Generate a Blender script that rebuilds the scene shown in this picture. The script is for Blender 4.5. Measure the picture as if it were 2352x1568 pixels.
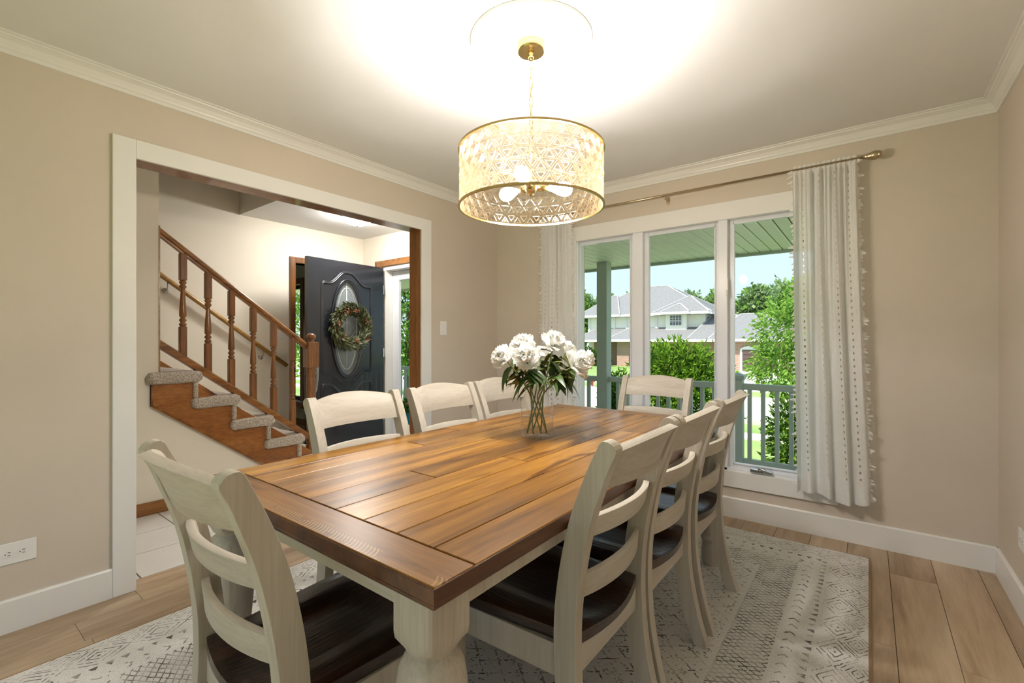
import bpy, bmesh, math, random
from mathutils import Vector, Matrix, noise
R=math.radians; PI=math.pi
random.seed(7)
SC=bpy.context.scene; COL=SC.collection
for o in list(bpy.data.objects): bpy.data.objects.remove(o)
# ------------------------------------------------------------------ camera
cam=bpy.data.cameras.new('camera'); camo=bpy.data.objects.new('camera',cam); COL.objects.link(camo)
cam.sensor_fit='HORIZONTAL'; cam.sensor_width=36.0; cam.lens=36.0*1067/2352; cam.clip_start=.05; cam.clip_end=400
cam.shift_y=-1.0/2352
camo.location=(0,0,1.193); camo.rotation_euler=(R(90),0,R(37.509)); SC.camera=camo
# ------------------------------------------------------------------ world, sun, exposure
W=bpy.data.worlds.new('sky'); SC.world=W; W.use_nodes=True
wn=W.node_tree; wn.nodes.clear()
wo=wn.nodes.new('ShaderNodeOutputWorld'); wb=wn.nodes.new('ShaderNodeBackground')
wt=wn.nodes.new('ShaderNodeTexCoord'); wx=wn.nodes.new('ShaderNodeSeparateXYZ'); wr=wn.nodes.new('ShaderNodeValToRGB')
wn.links.new(wt.outputs['Generated'],wx.inputs[0]); wn.links.new(wx.outputs['Z'],wr.inputs['Fac'])
e=wr.color_ramp.elements
e[0].position=0.0; e[0].color=(.76,.89,.99,1); e[1].position=.32; e[1].color=(.55,.77,.97,1)
x=wr.color_ramp.elements.new(.1); x.color=(.60,.80,.98,1)
x=wr.color_ramp.elements.new(1.0); x.color=(.36,.60,.92,1)
wn.links.new(wr.outputs['Color'],wb.inputs['Color']); wb.inputs['Strength'].default_value=.54
wn.links.new(wb.outputs[0],wo.inputs['Surface'])
sl=bpy.data.lights.new('sun_offscreen','SUN'); sl.energy=3.0; sl.angle=R(3); sl.color=(1,.95,.86)
so=bpy.data.objects.new('sun_offscreen',sl); COL.objects.link(so); so.rotation_euler=(R(33),R(-12),R(0))
SC.view_settings.view_transform='Standard'; SC.view_settings.look='None'; SC.view_settings.gamma=1
SC.view_settings.exposure=1.32; SC.view_settings.use_curve_mapping=False
# ------------------------------------------------------------------ node helpers
class S:
    def __init__(s,nt,o): s.nt=nt; s.o=o
    def m(s,op,*a):
        n=s.nt.nodes.new('ShaderNodeMath'); n.operation=op
        for i,v in enumerate((s,)+a):
            if isinstance(v,S): s.nt.links.new(v.o,n.inputs[i])
            else: n.inputs[i].default_value=v
        return S(s.nt,n.outputs[0])
    def __add__(s,b): return s.m('ADD',b)
    def __sub__(s,b): return s.m('SUBTRACT',b)
    def __mul__(s,b): return s.m('MULTIPLY',b)
    def __truediv__(s,b): return s.m('DIVIDE',b)
    def lt(s,b): return s.m('LESS_THAN',b)
    def gt(s,b): return s.m('GREATER_THAN',b)
    def abs(s): return s.m('ABSOLUTE')
    def fract(s): return s.m('FRACT')
    def min(s,b): return s.m('MINIMUM',b)
    def max(s,b): return s.m('MAXIMUM',b)
    def pp(s,b): return s.m('PINGPONG',b)
def lin(c): return tuple(((v/255)/12.92 if v/255<=.04045 else ((v/255+.055)/1.055)**2.4) for v in c)+(1,)
MATS={}
def newmat(name):
    m=bpy.data.materials.new(name); m.use_nodes=True; nt=m.node_tree
    b=nt.nodes['Principled BSDF']; MATS[name]=m; return m,nt,b
def noise_node(nt,scale=(1,1,1),sc=5,detail=4,rough=.55,dist=0,rnd=True,coord='Object'):
    tc=nt.nodes.new('ShaderNodeTexCoord'); mp=nt.nodes.new('ShaderNodeMapping'); mp.inputs['Scale'].default_value=scale
    nt.links.new(tc.outputs[coord],mp.inputs['Vector'])
    if rnd:
        oi=nt.nodes.new('ShaderNodeObjectInfo'); mu=nt.nodes.new('ShaderNodeMath'); mu.operation='MULTIPLY'; mu.inputs[1].default_value=57.3
        nt.links.new(oi.outputs['Random'],mu.inputs[0]); cb=nt.nodes.new('ShaderNodeCombineXYZ')
        for i in range(3): nt.links.new(mu.outputs[0],cb.inputs[i])
        nt.links.new(cb.outputs[0],mp.inputs['Location'])
    n=nt.nodes.new('ShaderNodeTexNoise'); n.inputs['Scale'].default_value=sc; n.inputs['Detail'].default_value=detail
    n.inputs['Roughness'].default_value=rough; n.inputs['Distortion'].default_value=dist
    nt.links.new(mp.outputs[0],n.inputs['Vector']); return n
def ramp(nt,fac,stops):
    r=nt.nodes.new('ShaderNodeValToRGB'); el=r.color_ramp.elements
    while len(el)<len(stops): el.new(.5)
    for e_,(p,c) in zip(el,stops): e_.position=p; e_.color=c if len(c)==4 else tuple(c)+(1,)
    nt.links.new(fac,r.inputs['Fac']); return r.outputs['Color']
def mixc(nt,fac,a,b,mode='MIX'):
    n=nt.nodes.new('ShaderNodeMix'); n.data_type='RGBA'; n.blend_type=mode
    for s_,v in ((0,fac),(6,a),(7,b)):
        if hasattr(v,'is_output'): nt.links.new(v,n.inputs[s_])
        else: n.inputs[s_].default_value=v
    return n.outputs[2]
def bump(nt,b,h,strength=.3,dist=.002):
    n=nt.nodes.new('ShaderNodeBump'); n.inputs['Strength'].default_value=strength; n.inputs['Distance'].default_value=dist
    nt.links.new(h,n.inputs['Height']); nt.links.new(n.outputs[0],b.inputs['Normal'])
def simple(name,rgb,rough=.5,metal=0,spec=.5,var=.06,sc=6,bmp=0,coat=0,scale=(1,1,1),srgb=True,sss=0):
    m,nt,b=newmat(name); c=lin(rgb) if srgb else tuple(rgb)+(1,)
    n=noise_node(nt,scale,sc); d=tuple(v*(1-var) for v in c[:3])+(1,); l=tuple(min(1,v*(1+var)) for v in c[:3])+(1,)
    nt.links.new(ramp(nt,n.outputs['Fac'],[(.3,d),(.7,l)]),b.inputs['Base Color'])
    b.inputs['Roughness'].default_value=rough; b.inputs['Metallic'].default_value=metal; b.inputs['Specular IOR Level'].default_value=spec
    b.inputs['Coat Weight'].default_value=coat
    if bmp: bump(nt,b,n.outputs['Fac'],bmp)
    return m
def wood(name,dark,mid,light,axis=1,rough=.4,coat=0,freq=14,stretch=.07,bmp=.15,coatr=.1,knots=False,vary=.25,fine=.35,bd=.001):
    m,nt,b=newmat(name); sc=[1,1,1]; sc[axis]=stretch
    n1=noise_node(nt,tuple(sc),freq,5,.6,.6); n2=noise_node(nt,tuple(sc),freq*9,3,.6)
    c=ramp(nt,n1.outputs['Fac'],[(.28,lin(dark)),(.48,lin(mid)),(.72,lin(light))])
    g=ramp(nt,n2.outputs['Fac'],[(.3,(1-fine,1-fine,1-fine)),(.6,(1,1,1))])
    c=mixc(nt,1.0,c,g,'MULTIPLY')
    oi=nt.nodes.new('ShaderNodeObjectInfo'); v=ramp(nt,oi.outputs['Random'],[(0,(1-vary,)*3),(1,(1+vary*.4,1+vary*.4,1+vary*.4))])
    c=mixc(nt,1.0,c,v,'MULTIPLY')
    if knots:
        k=noise_node(nt,(1,1,.35) if axis==2 else ((1,.35,1) if axis==1 else (.35,1,1)),5.5,1,.4,1.5)
        kk=ramp(nt,k.outputs['Fac'],[(.66,(1,1,1)),(.74,(.42,.34,.3))]); c=mixc(nt,1.0,c,kk,'MULTIPLY')
    nt.links.new(c,b.inputs['Base Color']); b.inputs['Roughness'].default_value=rough
    b.inputs['Coat Weight'].default_value=coat; b.inputs['Coat Roughness'].default_value=coatr
    if bmp: bump(nt,b,n2.outputs['Fac'],bmp,bd)
    return m
def emis(name,rgb,strength):
    m=bpy.data.materials.new(name); m.use_nodes=True; nt=m.node_tree; nt.nodes.clear(); o=nt.nodes.new('ShaderNodeOutputMaterial')
    e_=nt.nodes.new('ShaderNodeEmission'); e_.inputs[0].default_value=tuple(rgb)+(1,); e_.inputs[1].default_value=strength
    nt.links.new(e_.outputs[0],o.inputs[0]); MATS[name]=m; return m
def glass(name,rgb,rough=.0,refl=.12,ior=1.5):
    # thin clear sheet: lets light straight through, reflects by fresnel
    m=bpy.data.materials.new(name); m.use_nodes=True; nt=m.node_tree; nt.nodes.clear(); o=nt.nodes.new('ShaderNodeOutputMaterial')
    t=nt.nodes.new('ShaderNodeBsdfTransparent'); t.inputs[0].default_value=tuple(rgb)+(1,)
    g=nt.nodes.new('ShaderNodeBsdfGlossy'); g.inputs['Roughness'].default_value=rough
    f=nt.nodes.new('ShaderNodeLayerWeight'); f.inputs[0].default_value=.5
    mu=((S(nt,f.outputs['Facing']).m('POWER',5.0)*.95+.04)*refl).o.node
    mx=nt.nodes.new('ShaderNodeMixShader'); nt.links.new(mu.outputs[0],mx.inputs[0]); nt.links.new(t.outputs[0],mx.inputs[1]); nt.links.new(g.outputs[0],mx.inputs[2])
    nt.links.new(mx.outputs[0],o.inputs[0]); MATS[name]=m; return m
# ------------------------------------------------------------------ mesh helpers
class MB:
    def __init__(s): s.v=[]; s.f=[]; s.mi=[]
    def face(s,idx,mi=0): s.f.append(tuple(idx)); s.mi.append(mi)
    def box(s,x0,x1,y0,y1,z0,z1,mi=0):
        b=len(s.v); s.v+=[(x,y,z) for z in(z0,z1) for y in(y0,y1) for x in(x0,x1)]
        for f in((0,2,3,1),(4,5,7,6),(0,1,5,4),(2,6,7,3),(0,4,6,2),(1,3,7,5)): s.face([b+i for i in f],mi)
        return s
    def prism(s,poly,axis,a,b_,mi=0):
        # poly: ccw list of 2d points; axis 0: (y,z) swept in x; 1: (x,z) swept in y; 2: (x,y) swept in z
        n=len(poly); b=len(s.v)
        def P(p,t): return (t,p[0],p[1]) if axis==0 else ((p[0],t,p[1]) if axis==1 else (p[0],p[1],t))
        s.v+=[P(p,a) for p in poly]+[P(p,b_) for p in poly]
        for i in range(n): j=(i+1)%n; s.face((b+i,b+j,b+n+j,b+n+i),mi)
        s.face(range(b+n-1,b-1,-1),mi); s.face(range(b+n,b+2*n),mi); return s
    def lathe(s,prof,seg=24,c=(0,0,0),axis=2,mi=0,a0=0,cap=True):
        b=len(s.v); n=len(prof)
        for i in range(seg):
            a=a0+2*PI*i/seg
            for r,h in prof:
                p=(r*math.cos(a),r*math.sin(a),h)
                if axis==0: p=(p[2],p[0],p[1])
                elif axis==1: p=(p[1],p[2],p[0])
                s.v.append((c[0]+p[0],c[1]+p[1],c[2]+p[2]))
        for i in range(seg):
            j=(i+1)%seg
            for k in range(n-1): s.face((b+i*n+k,b+j*n+k,b+j*n+k+1,b+i*n+k+1),mi)
        if cap and prof[0][0]>1e-5: s.face([b+i*n for i in range(seg-1,-1,-1)],mi)
        if cap and prof[-1][0]>1e-5: s.face([b+i*n+n-1 for i in range(seg)],mi)
        return s
    def tube(s,pts,rad,seg=8,mi=0,closed=False,flat=1.0):
        pts=[Vector(p) for p in pts]; n=len(pts); b=len(s.v)
        rr=rad if isinstance(rad,(list,tuple)) else [rad]*n
        up=Vector((0,0,1)); prev=None
        for i,p in enumerate(pts):
            if closed: t=pts[(i+1)%n]-pts[i-1]
            else: t=pts[min(i+1,n-1)]-pts[max(i-1,0)]
            t.normalize()
            if prev is None:
                u=t.cross(up); 
                if u.length<.05: u=t.cross(Vector((1,0,0)))
            else: u=prev-t*prev.dot(t)
            u.normalize(); w=t.cross(u); prev=u
            for k in range(seg):
                a=2*PI*k/seg; s.v.append(tuple(p+u*math.cos(a)*rr[i]+w*math.sin(a)*rr[i]*flat))
        m=n if closed else n-1
        for i in range(m):
            i2=(i+1)%n
            for k in range(seg):
                k2=(k+1)%seg; s.face((b+i*seg+k,b+i*seg+k2,b+i2*seg+k2,b+i2*seg+k),mi)
        if not closed:
            s.face([b+k for k in range(seg-1,-1,-1)],mi); s.face([b+(n-1)*seg+k for k in range(seg)],mi)
        return s
    def rings(s,rings,mi=0,cap=True,close=False):
        # list of equal-length point loops, skinned together
        b=len(s.v); n=len(rings[0])
        for r in rings: s.v+=[tuple(p) for p in r]
        L=len(rings)
        for i in range(L if close else L-1):
            i2=(i+1)%L
            for k in range(n): k2=(k+1)%n; s.face((b+i*n+k,b+i*n+k2,b+i2*n+k2,b+i2*n+k),mi)
        if cap and not close: s.face([b+k for k in range(n-1,-1,-1)],mi); s.face([b+(L-1)*n+k for k in range(n)],mi)
        return s
    def grid(s,fn,nu,nv,mi=0,skip=None):
        b=len(s.v)
        for j in range(nv+1):
            for i in range(nu+1): s.v.append(tuple(fn(i/nu,j/nv)))
        for j in range(nv):
            for i in range(nu):
                if skip and skip(i,j): continue
                a=b+j*(nu+1)+i; s.face((a,a+1,a+nu+2,a+nu+1),mi)
        return s
    def mesh(s,name,mats,smooth=False):
        me=bpy.data.meshes.new(name); me.from_pydata(s.v,[],s.f)
        for m in (mats if isinstance(mats,(list,tuple)) else [mats]): me.materials.append(m)
        for p,mi in zip(me.polygons,s.mi): p.material_index=mi; p.use_smooth=smooth
        me.validate(); me.update(); return me
    def build(s,name,mats,parent=None,smooth=False,loc=(0,0,0),rot=(0,0,0),bevel=0,bseg=2):
        bm=None; me=s.mesh(name,mats,smooth); o=link(name,me,parent,loc,rot)
        b=bmesh.new(); b.from_mesh(me); bmesh.ops.recalc_face_normals(b,faces=b.faces); b.to_mesh(me); b.free()
        if bevel:
            md=o.modifiers.new('bevel','BEVEL'); md.width=bevel; md.segments=bseg; md.limit_method='ANGLE'; md.angle_limit=R(35)
        return o
def link(name,me,parent=None,loc=(0,0,0),rot=(0,0,0)):
    o=bpy.data.objects.new(name,me); COL.objects.link(o); o.parent=parent; o.location=loc; o.rotation_euler=rot; return o
def thing(name,label,cat,loc=(0,0,0),rz=0,group=None):
    o=bpy.data.objects.new(name,None); COL.objects.link(o); o.location=loc; o.rotation_euler=(0,0,rz); o.empty_display_size=.1
    return tag(o,label,cat,group)
def tag(o,label=None,cat=None,group=None,kind=None):
    for k,v in (('label',label),('category',cat),('group',group),('kind',kind)):
        if v: o[k]=v
    return o
def struct(o,label=None): 
    o['kind']='structure'
    if label: o['label']=label
    return o
def sroot(name,label=None):
    o=bpy.data.objects.new(name,None); COL.objects.link(o); o.empty_display_size=.1; return struct(o,label)
def copy_tree(o,parent=None):
    c=o.copy(); COL.objects.link(c); c.parent=parent
    for ch in KIDS.get(o.name,[]): copy_tree(ch,c)
    return c
KIDS={}
def index_kids(root):
    for o in [root]+list(root.children_recursive):
        KIDS[o.name]=list(o.children)
def catmull(pts,n=6):
    out=[]; P=[Vector(p) for p in pts]
    for i in range(len(P)-1):
        p0=P[max(i-1,0)];p1=P[i];p2=P[i+1];p3=P[min(i+2,len(P)-1)]
        for k in range(n):
            t=k/n; out.append(.5*((2*p1)+(p2-p0)*t+(2*p0-5*p1+4*p2-p3)*t*t+(3*p1-p0-3*p2+p3)*t**3))
    out.append(P[-1]); return out
# ------------------------------------------------------------------ materials
M={}
M['wall']=simple('wall_paint',(209,197,182),.6,var=.02,sc=3)
M['cream']=simple('hall_paint',(238,230,214),.6,var=.02,sc=3)
M['ceil']=simple('ceiling_paint',(230,229,227),.8,var=.01)
M['trim']=simple('white_trim_paint',(232,230,226),.35,var=.01)
M['vinyl']=simple('white_vinyl',(232,233,238),.3,var=.01)
M['oak']=wood('stained_oak',(112,66,24),(150,96,42),(176,120,60),1,.3,.3,freq=22,stretch=.06,bmp=.05,vary=.08)
M['oakv']=wood('stained_oak_upright',(106,64,28),(142,90,44),(166,112,60),2,.3,.35,freq=26,stretch=.06,bmp=.05,vary=.1)
M['rail_oak']=wood('wall_rail_oak',(150,108,48),(178,132,64),(196,150,80),1,.25,.4,freq=22,stretch=.05,bmp=0,vary=.05)
M['stringer']=wood('stringer_pine',(130,76,26),(160,98,42),(178,116,56),1,.35,.3,freq=9,stretch=.25,bmp=.05,vary=.05,knots=True)
M['plank']=wood('light_oak_plank',(146,118,90),(184,158,128),(206,185,157),1,.42,.1,freq=9,stretch=.09,bmp=.08,vary=.16,fine=.12)
M['sub']=simple('dark_joint',(92,76,60),.9)
M['tile']=simple('white_tile',(226,224,220),.18,var=.02,sc=8)
M['grout']=simple('tan_grout',(168,156,138),.9)
M['table']=wood('table_wood',(80,46,10),(150,100,32),(190,138,54),1,.34,.2,freq=15,stretch=.07,bmp=.12,coatr=.26,knots=True,vary=.22,fine=.22)
M['table_end']=wood('table_end_wood',(76,45,12),(134,88,30),(168,118,48),0,.36,.2,freq=15,stretch=.07,bmp=.12,coatr=.32,knots=True,vary=.1,fine=.22)
for k_ in('table','table_end'): M[k_].node_tree.nodes['Principled BSDF'].inputs['Specular IOR Level'].default_value=.32
nt=M['table_end'].node_tree; b=nt.nodes['Principled BSDF']; src=b.inputs['Base Color'].links[0].from_socket
tc=nt.nodes.new('ShaderNodeTexCoord'); sx=nt.nodes.new('ShaderNodeSeparateXYZ'); nt.links.new(tc.outputs['Object'],sx.inputs[0]); xx,yy=S(nt,sx.outputs[0]),S(nt,sx.outputs[1])
cl=((xx+yy*yy*14.0+3.0)/.0115).fract().lt(.4)*yy.lt(.036)*yy.gt(.004)*S(nt,noise_node(nt,(1,1,1),7,2,rnd=False).outputs['Fac']).gt(.43)
nt.links.new(mixc(nt,(cl*.4).o,src,lin((196,158,104))),b.inputs['Base Color'])
M['table_edge']=wood('table_edge_wood',(52,26,12),(84,46,20),(108,64,30),1,.3,.3,freq=15,stretch=.1,bmp=.1,vary=.1)
M['seat']=wood('espresso_wood',(24,15,12),(46,28,20),(80,50,33),1,.3,.4,freq=15,stretch=.06,bmp=.8,coatr=.2,vary=.2,fine=.45,bd=.003)
M['chv']=wood('whitewashed_paint_upright',(178,168,150),(194,185,170),(204,196,183),2,.5,0,freq=16,stretch=.045,bmp=.08,vary=.05,fine=.12)
M['chh']=wood('whitewashed_paint_across',(180,170,152),(195,186,171),(205,197,184),0,.5,0,freq=16,stretch=.045,bmp=.08,vary=.05,fine=.12)
M['legw']=wood('whitewashed_leg_paint',(172,160,143),(194,184,169),(206,197,184),2,.5,0,freq=20,stretch=.05,bmp=.05,vary=.04,fine=.16)
M['gold']=simple('brushed_gold',(216,190,132),.22,1,var=.05)
M['rod']=simple('champagne_metal',(194,176,146),.28,1,var=.05)
M['nickel']=simple('satin_nickel',(186,186,186),.3,1,var=.04)
M['white_plastic']=simple('white_plastic',(236,235,232),.3,var=.01)
M['dark']=simple('dark_slot',(25,24,24),.6)
M['door']=simple('charcoal_door_paint',(28,32,39),.26,var=.03,coat=.2)
M['porch']=simple('sage_grey_paint',(170,176,168),.5,var=.03)
M['soffit']=simple('pale_soffit_vinyl',(244,239,226),.5,var=.03)
M['siding']=simple('white_siding',(248,242,233),.6,var=.02)
M['mirror']=simple('mirror_glass',(225,228,228),.02,1,var=0)
M['pane']=glass('window_glass',(.99,.995,.99),0,.08)
M['vase']=glass('clear_vase_glass',(.975,.97,.965),.02,.9)
M['water']=glass('vase_water',(.95,.95,.94),.0,.8)
def leafmat(name,c,var=.45,tr=.35,sc=3.5):
    m=bpy.data.materials.new(name); m.use_nodes=True; nt=m.node_tree; nt.nodes.clear(); o=nt.nodes.new('ShaderNodeOutputMaterial')
    n=noise_node(nt,(1,1,1),sc,4,.7,rnd=True); cc=lin(c); col=ramp(nt,n.outputs['Fac'],[(.3,tuple(v*(1-var) for v in cc[:3])),(.7,tuple(min(1,v*(1+var*.8)) for v in cc[:3]))])
    d=nt.nodes.new('ShaderNodeBsdfDiffuse'); t=nt.nodes.new('ShaderNodeBsdfTranslucent'); mx=nt.nodes.new('ShaderNodeMixShader'); mx.inputs[0].default_value=tr
    nt.links.new(col,d.inputs[0]); nt.links.new(col,t.inputs[0]); nt.links.new(d.outputs[0],mx.inputs[1]); nt.links.new(t.outputs[0],mx.inputs[2]); nt.links.new(mx.outputs[0],o.inputs[0]); return m
M['petal']=leafmat('white_petal',(253,252,248),.02,.5,30)
M['petal_in']=simple('cream_petal',(240,228,176),.6,var=.05,sc=30)
M['stem']=simple('flower_stem',(110,120,58),.5,var=.12)
M['leaf']=simple('peony_leaf',(58,82,34),.38,var=.35,sc=14)
M['leaf2']=simple('peony_leaf_olive',(104,108,46),.42,var=.25,sc=14)
# ================================================================== THE ROOM
XL,XR,YW,YB,ZC=-2.8,.53,3.415,-1.6,2.44
XF=-4.93; XS=-3.93                       # far stair wall, stair side wall
# floor with planks
fl=struct(MB().box(-2.905,XR+.1,YB-.1,YW+.1,-.06,-.009).build('floor',M['sub']))
PW=.1828; cols=[.0855+PW*k for k in range(-17,4)]
pm={}
def plank(x0,x1,y0,y1):
    k=(round(x1-x0,4),round(y1-y0,4))
    if k not in pm:
        w,l=k; g=.0008
        pm[k]=MB().prism([(g,0),(w-g,0),(w-g,.007),(w-g-.0012,.0085),(g+.0012,.0085),(g,.007)],1,g,l-g).mesh('plank',M['plank'])
    link('plank',pm[k],fl,(x0,y0,-.0085))
fix={.0855:3.08,-.0973:2.34,.2683:2.33,.4511:3.365,-2.6565:.432}
rp=random.Random(3)
for c in cols:
    x0=max(c,-2.905); x1=min(c+PW,XR+.02)
    if x1-x0<.02: continue
    st=None
    for k,v in fix.items():
        if abs(k-c)<.01: st=v
    st=(st if st is not None else rp.uniform(0,1.22))
    y=st-1.22*6
    while y<YW:
        a,b=max(y,YB),min(y+1.22,YW+.02)
        if b-a>.01: plank(x0,x1,a,b)
        y+=1.22
# hall floor with tiles
hf=struct(MB().box(XF-.1,-2.905,-.6,YW+.1,-.06,-.007).build('floor_hall',M['grout']))
tm=MB().box(.004,.333,.004,.339,-.007,0).mesh('tile',M['tile'])
for i in range(6):
    for j in range(-4,8):
        x0=-2.905-.337*(i+1); y0=.718+.343*j
        if x0<-3.95 and y0<2.38: continue
        link('tile',tm,hf,(x0,y0,0))
# walls
def wallx(name,x0,x1,ya,yb,holes,zt,m_pos,m_neg,label=None):
    mb=MB(); 
    if not holes: mb.box(x0,x1,ya,yb,0,zt)
    else:
        (h0,h1,z0,z1)=holes
        mb.box(x0,x1,ya,h0,0,zt); mb.box(x0,x1,h1,yb,0,zt); mb.box(x0,x1,h0,h1,z1,zt)
        if z0>0: mb.box(x0,x1,h0,h1,0,z0)
    o=mb.build(name,[m_pos,m_neg]); 
    for p in o.data.polygons: p.material_index=1 if p.normal.x<-.5 else 0
    return struct(o,label)
wallx('wall_left',-2.93,XL,YB-.1,YW,(.653,2.48,0,2.085),ZC+.05,M['wall'],M['cream'])
wallx('wall_right',XR,XR+.12,YB-.1,YW+.14,None,ZC+.05,M['wall'],M['wall'])
WX0,WX1,WZ0,WZ1=-1.94,-.245,.30,2.035
def wally(name,y0,y1,xa,xb,hole,zt,m):
    mb=MB(); h0,h1,z0,z1=hole
    mb.box(xa,h0,y0,y1,-.3,zt); mb.box(h1,xb,y0,y1,-.3,zt); mb.box(h0,h1,y0,y1,z1,zt)
    mb.box(h0,h1,y0,y1,-.3,z0)
    return struct(mb.build(name,m))
wally('wall_window',YW,YW+.14,-2.93,XR+.12,(WX0,WX1,WZ0,WZ1),ZC+.05,M['wall'])
wally('wall_entry',YW,YW+.14,XF-.12,-2.93,(-4.53,-3.6,-.02,2.06),ZC+.05,M['cream'])
wally('wall_back',YB-.12,YB,-2.93,XR+.12,(-2.45,.25,0,2.1),ZC+.05,M['wall'])
struct(MB().box(-2.93,XR+.12,YB-.12,YW+.14,ZC,ZC+.15).build('ceiling',M['ceil']))
# unseen patio doors, added behind the camera to let daylight into the room
pd=sroot('added_patio_door','white framed patio doors added behind the camera to let daylight in')
mb=MB()
for x in(-2.45,-1.14,.19): mb.box(x,x+.06,YB-.1,YB-.04,.0,2.1)
mb.box(-2.45,.25,YB-.1,YB-.04,2.04,2.1); mb.box(-2.45,.25,YB-.1,YB-.04,0,.08); mb.build('frame',M['vinyl'],pd)
for a,b in((-2.39,-1.14),(-1.08,.19)): MB().box(a,b,YB-.075,YB-.07,.08,2.04).build('pane',M['pane'],pd)
# hall shell
wallx('wall_stair',XF-.12,XF,-.6,YW+.14,(2.56,3.27,0,2.04),4.6,M['cream'],M['cream'])
# den seen through the doorway in the far wall
struct(MB().box(-8.3,XF-.12,.4,YW+.14,-.06,0).build('floor_den',M['plank'])); struct(MB().box(-8.3,XF-.12,.4,YW+.14,2.44,2.5).build('ceiling_den',M['ceil']))
struct(MB().box(-8.4,-8.3,.4,YW+.14,0,2.5).build('wall_den_side',M['cream'])); struct(MB().box(-8.4,XF-.12,.3,.4,0,2.5).build('wall_den_back',M['cream']))
wally('wall_den_front',YW,YW+.14,-8.3,XF-.12,(-7.5,-6.40,.34,2.0),2.5,M['cream'])
dw=sroot('window_2','oak framed window of the room beyond the hall')
mb=MB(); mb.box(-7.6,-7.5,YW-.02,YW,.24,2.09); mb.box(-6.40,-6.31,YW-.02,YW,.24,2.09); mb.box(-7.5,-6.40,YW-.02,YW,2.0,2.09); mb.box(-7.62,-6.29,YW-.05,YW,.26,.34); mb.build('casing',M['oakv'],dw,bevel=.004)
mb=MB(); mb.box(-7.5,-7.45,YW+.04,YW+.09,.34,2.0); mb.box(-6.45,-6.40,YW+.04,YW+.09,.34,2.0); mb.box(-7.45,-6.45,YW+.04,YW+.09,1.95,2.0); mb.box(-7.45,-6.45,YW+.04,YW+.09,.34,.39); mb.build('sash',M['dark'],dw)
MB().box(-7.45,-6.45,YW+.06,YW+.064,.39,1.95).build('pane',M['pane'],dw)
struct(MB().box(-8.3,XF-.12,YW-.012,YW,0,.09).build('baseboard_den',M['oak']))
hc=MB(); hc.box(XF,-2.93,2.0,YW,ZC,ZC+.4); hc.box(XS-.06,-2.93,-.6,2.0,ZC,ZC+.4)
struct(hc.build('ceiling_hall',[M['ceil'],M['cream']]))
for p in bpy.data.objects['ceiling_hall'].data.polygons: p.material_index=0 if p.normal.z<-.5 else 1
struct(MB().box(XF,-2.93,2.0,2.1,ZC+.4,4.6).build('wall_bulkhead',M['cream']))
struct(MB().box(XF-.12,-2.8,-.7,YW+.14,4.6,4.7).build('ceiling_stairwell',M['ceil']))
struct(MB().box(-2.93,-2.8,-.72,2.1,2.4,4.65).build('wall_upper_hall',M['cream']))
struct(MB().box(XF-.12,-2.93,-.72,-.6,-.06,4.7).build('wall_hall_end',M['cream']))
# stair side wall: full height up to y=1.07, then under the stringer
sw=MB().prism([(-.6,0),(2.06,0),(1.07,.86),(1.07,4.6),(-.6,4.6)],0,XS-.06,XS)
struct(sw.build('wall_stair_side',M['cream']))
struct(MB().box(XS,XS+.012,-.6,2.0,0,.085).build('baseboard_stair',M['oak']))
struct(MB().box(XS-.062,XS+.004,1.07,1.078,.93,2.0).build('trim_8',M['rail_oak']),'thin oak edge strip on the stairwell wall')
# baseboards
struct(MB().prism([(XL,0),(XL+.014,0),(XL+.014,.128),(XL+.009,.135),(XL,.135)],1,YB,.585).build('baseboard_left',M['trim']))
struct(MB().prism([(XL,0),(XL+.014,0),(XL+.014,.128),(XL+.009,.135),(XL,.135)],1,2.566,YW).build('baseboard_left_far',M['trim']))
struct(MB().prism([(YW,0),(YW-.014,0),(YW-.014,.128),(YW-.009,.135),(YW,.135)],0,XL,XR).build('baseboard_window',M['trim']))
struct(MB().prism([(XR,0),(XR-.014,0),(XR-.014,.128),(XR-.009,.135),(XR,.135)],1,YB,YW).build('baseboard_right',M['trim']))
# crown moulding: one sweep round the room (mitred)
prof=[(0,-.072),(.008,-.072),(.010,-.058),(.016,-.052),(.018,-.046),(.030,-.026),(.046,-.016),(.052,-.014),(.054,-.008),(.066,-.006),(.066,0),(0,0)]
def crown(name,fn,ends):
    mb=MB(); mb.rings([[fn(d,h,t) for d,h in prof] for t in ends]); return struct(mb.build(name,M['trim']))
crown('trim_1',lambda d,h,t:(XL+d,(YW-d) if t else YB,ZC+h),(0,1))
crown('trim_2',lambda d,h,t:((XL+d) if not t else (XR-d),YW-d,ZC+h),(0,1))
crown('trim_3',lambda d,h,t:(XR-d,(YW-d) if t else YB,ZC+h),(0,1))
# cased opening
OY0,OY1,OZ=.668,2.465,2.07
jb=MB(); jb.box(-2.932,-2.797,OY0-.014,OY0,0,OZ+.014); jb.box(-2.932,-2.797,OY1,OY1+.014,0,OZ+.014); jb.box(-2.932,-2.797,OY0,OY1,OZ,OZ+.014)
struct(jb.build('trim_4',M['oakv']),'stained oak jamb lining of the cased opening')
cs=MB(); cs.box(XL,XL+.018,.582,OY0+.002,0,2.158); cs.box(XL,XL+.018,OY1-.002,2.563,0,2.158); cs.box(XL,XL+.018,OY0+.002,OY1-.002,OZ-.002,2.158)
struct(cs.build('trim_5',M['trim'],bevel=.002))
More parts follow.
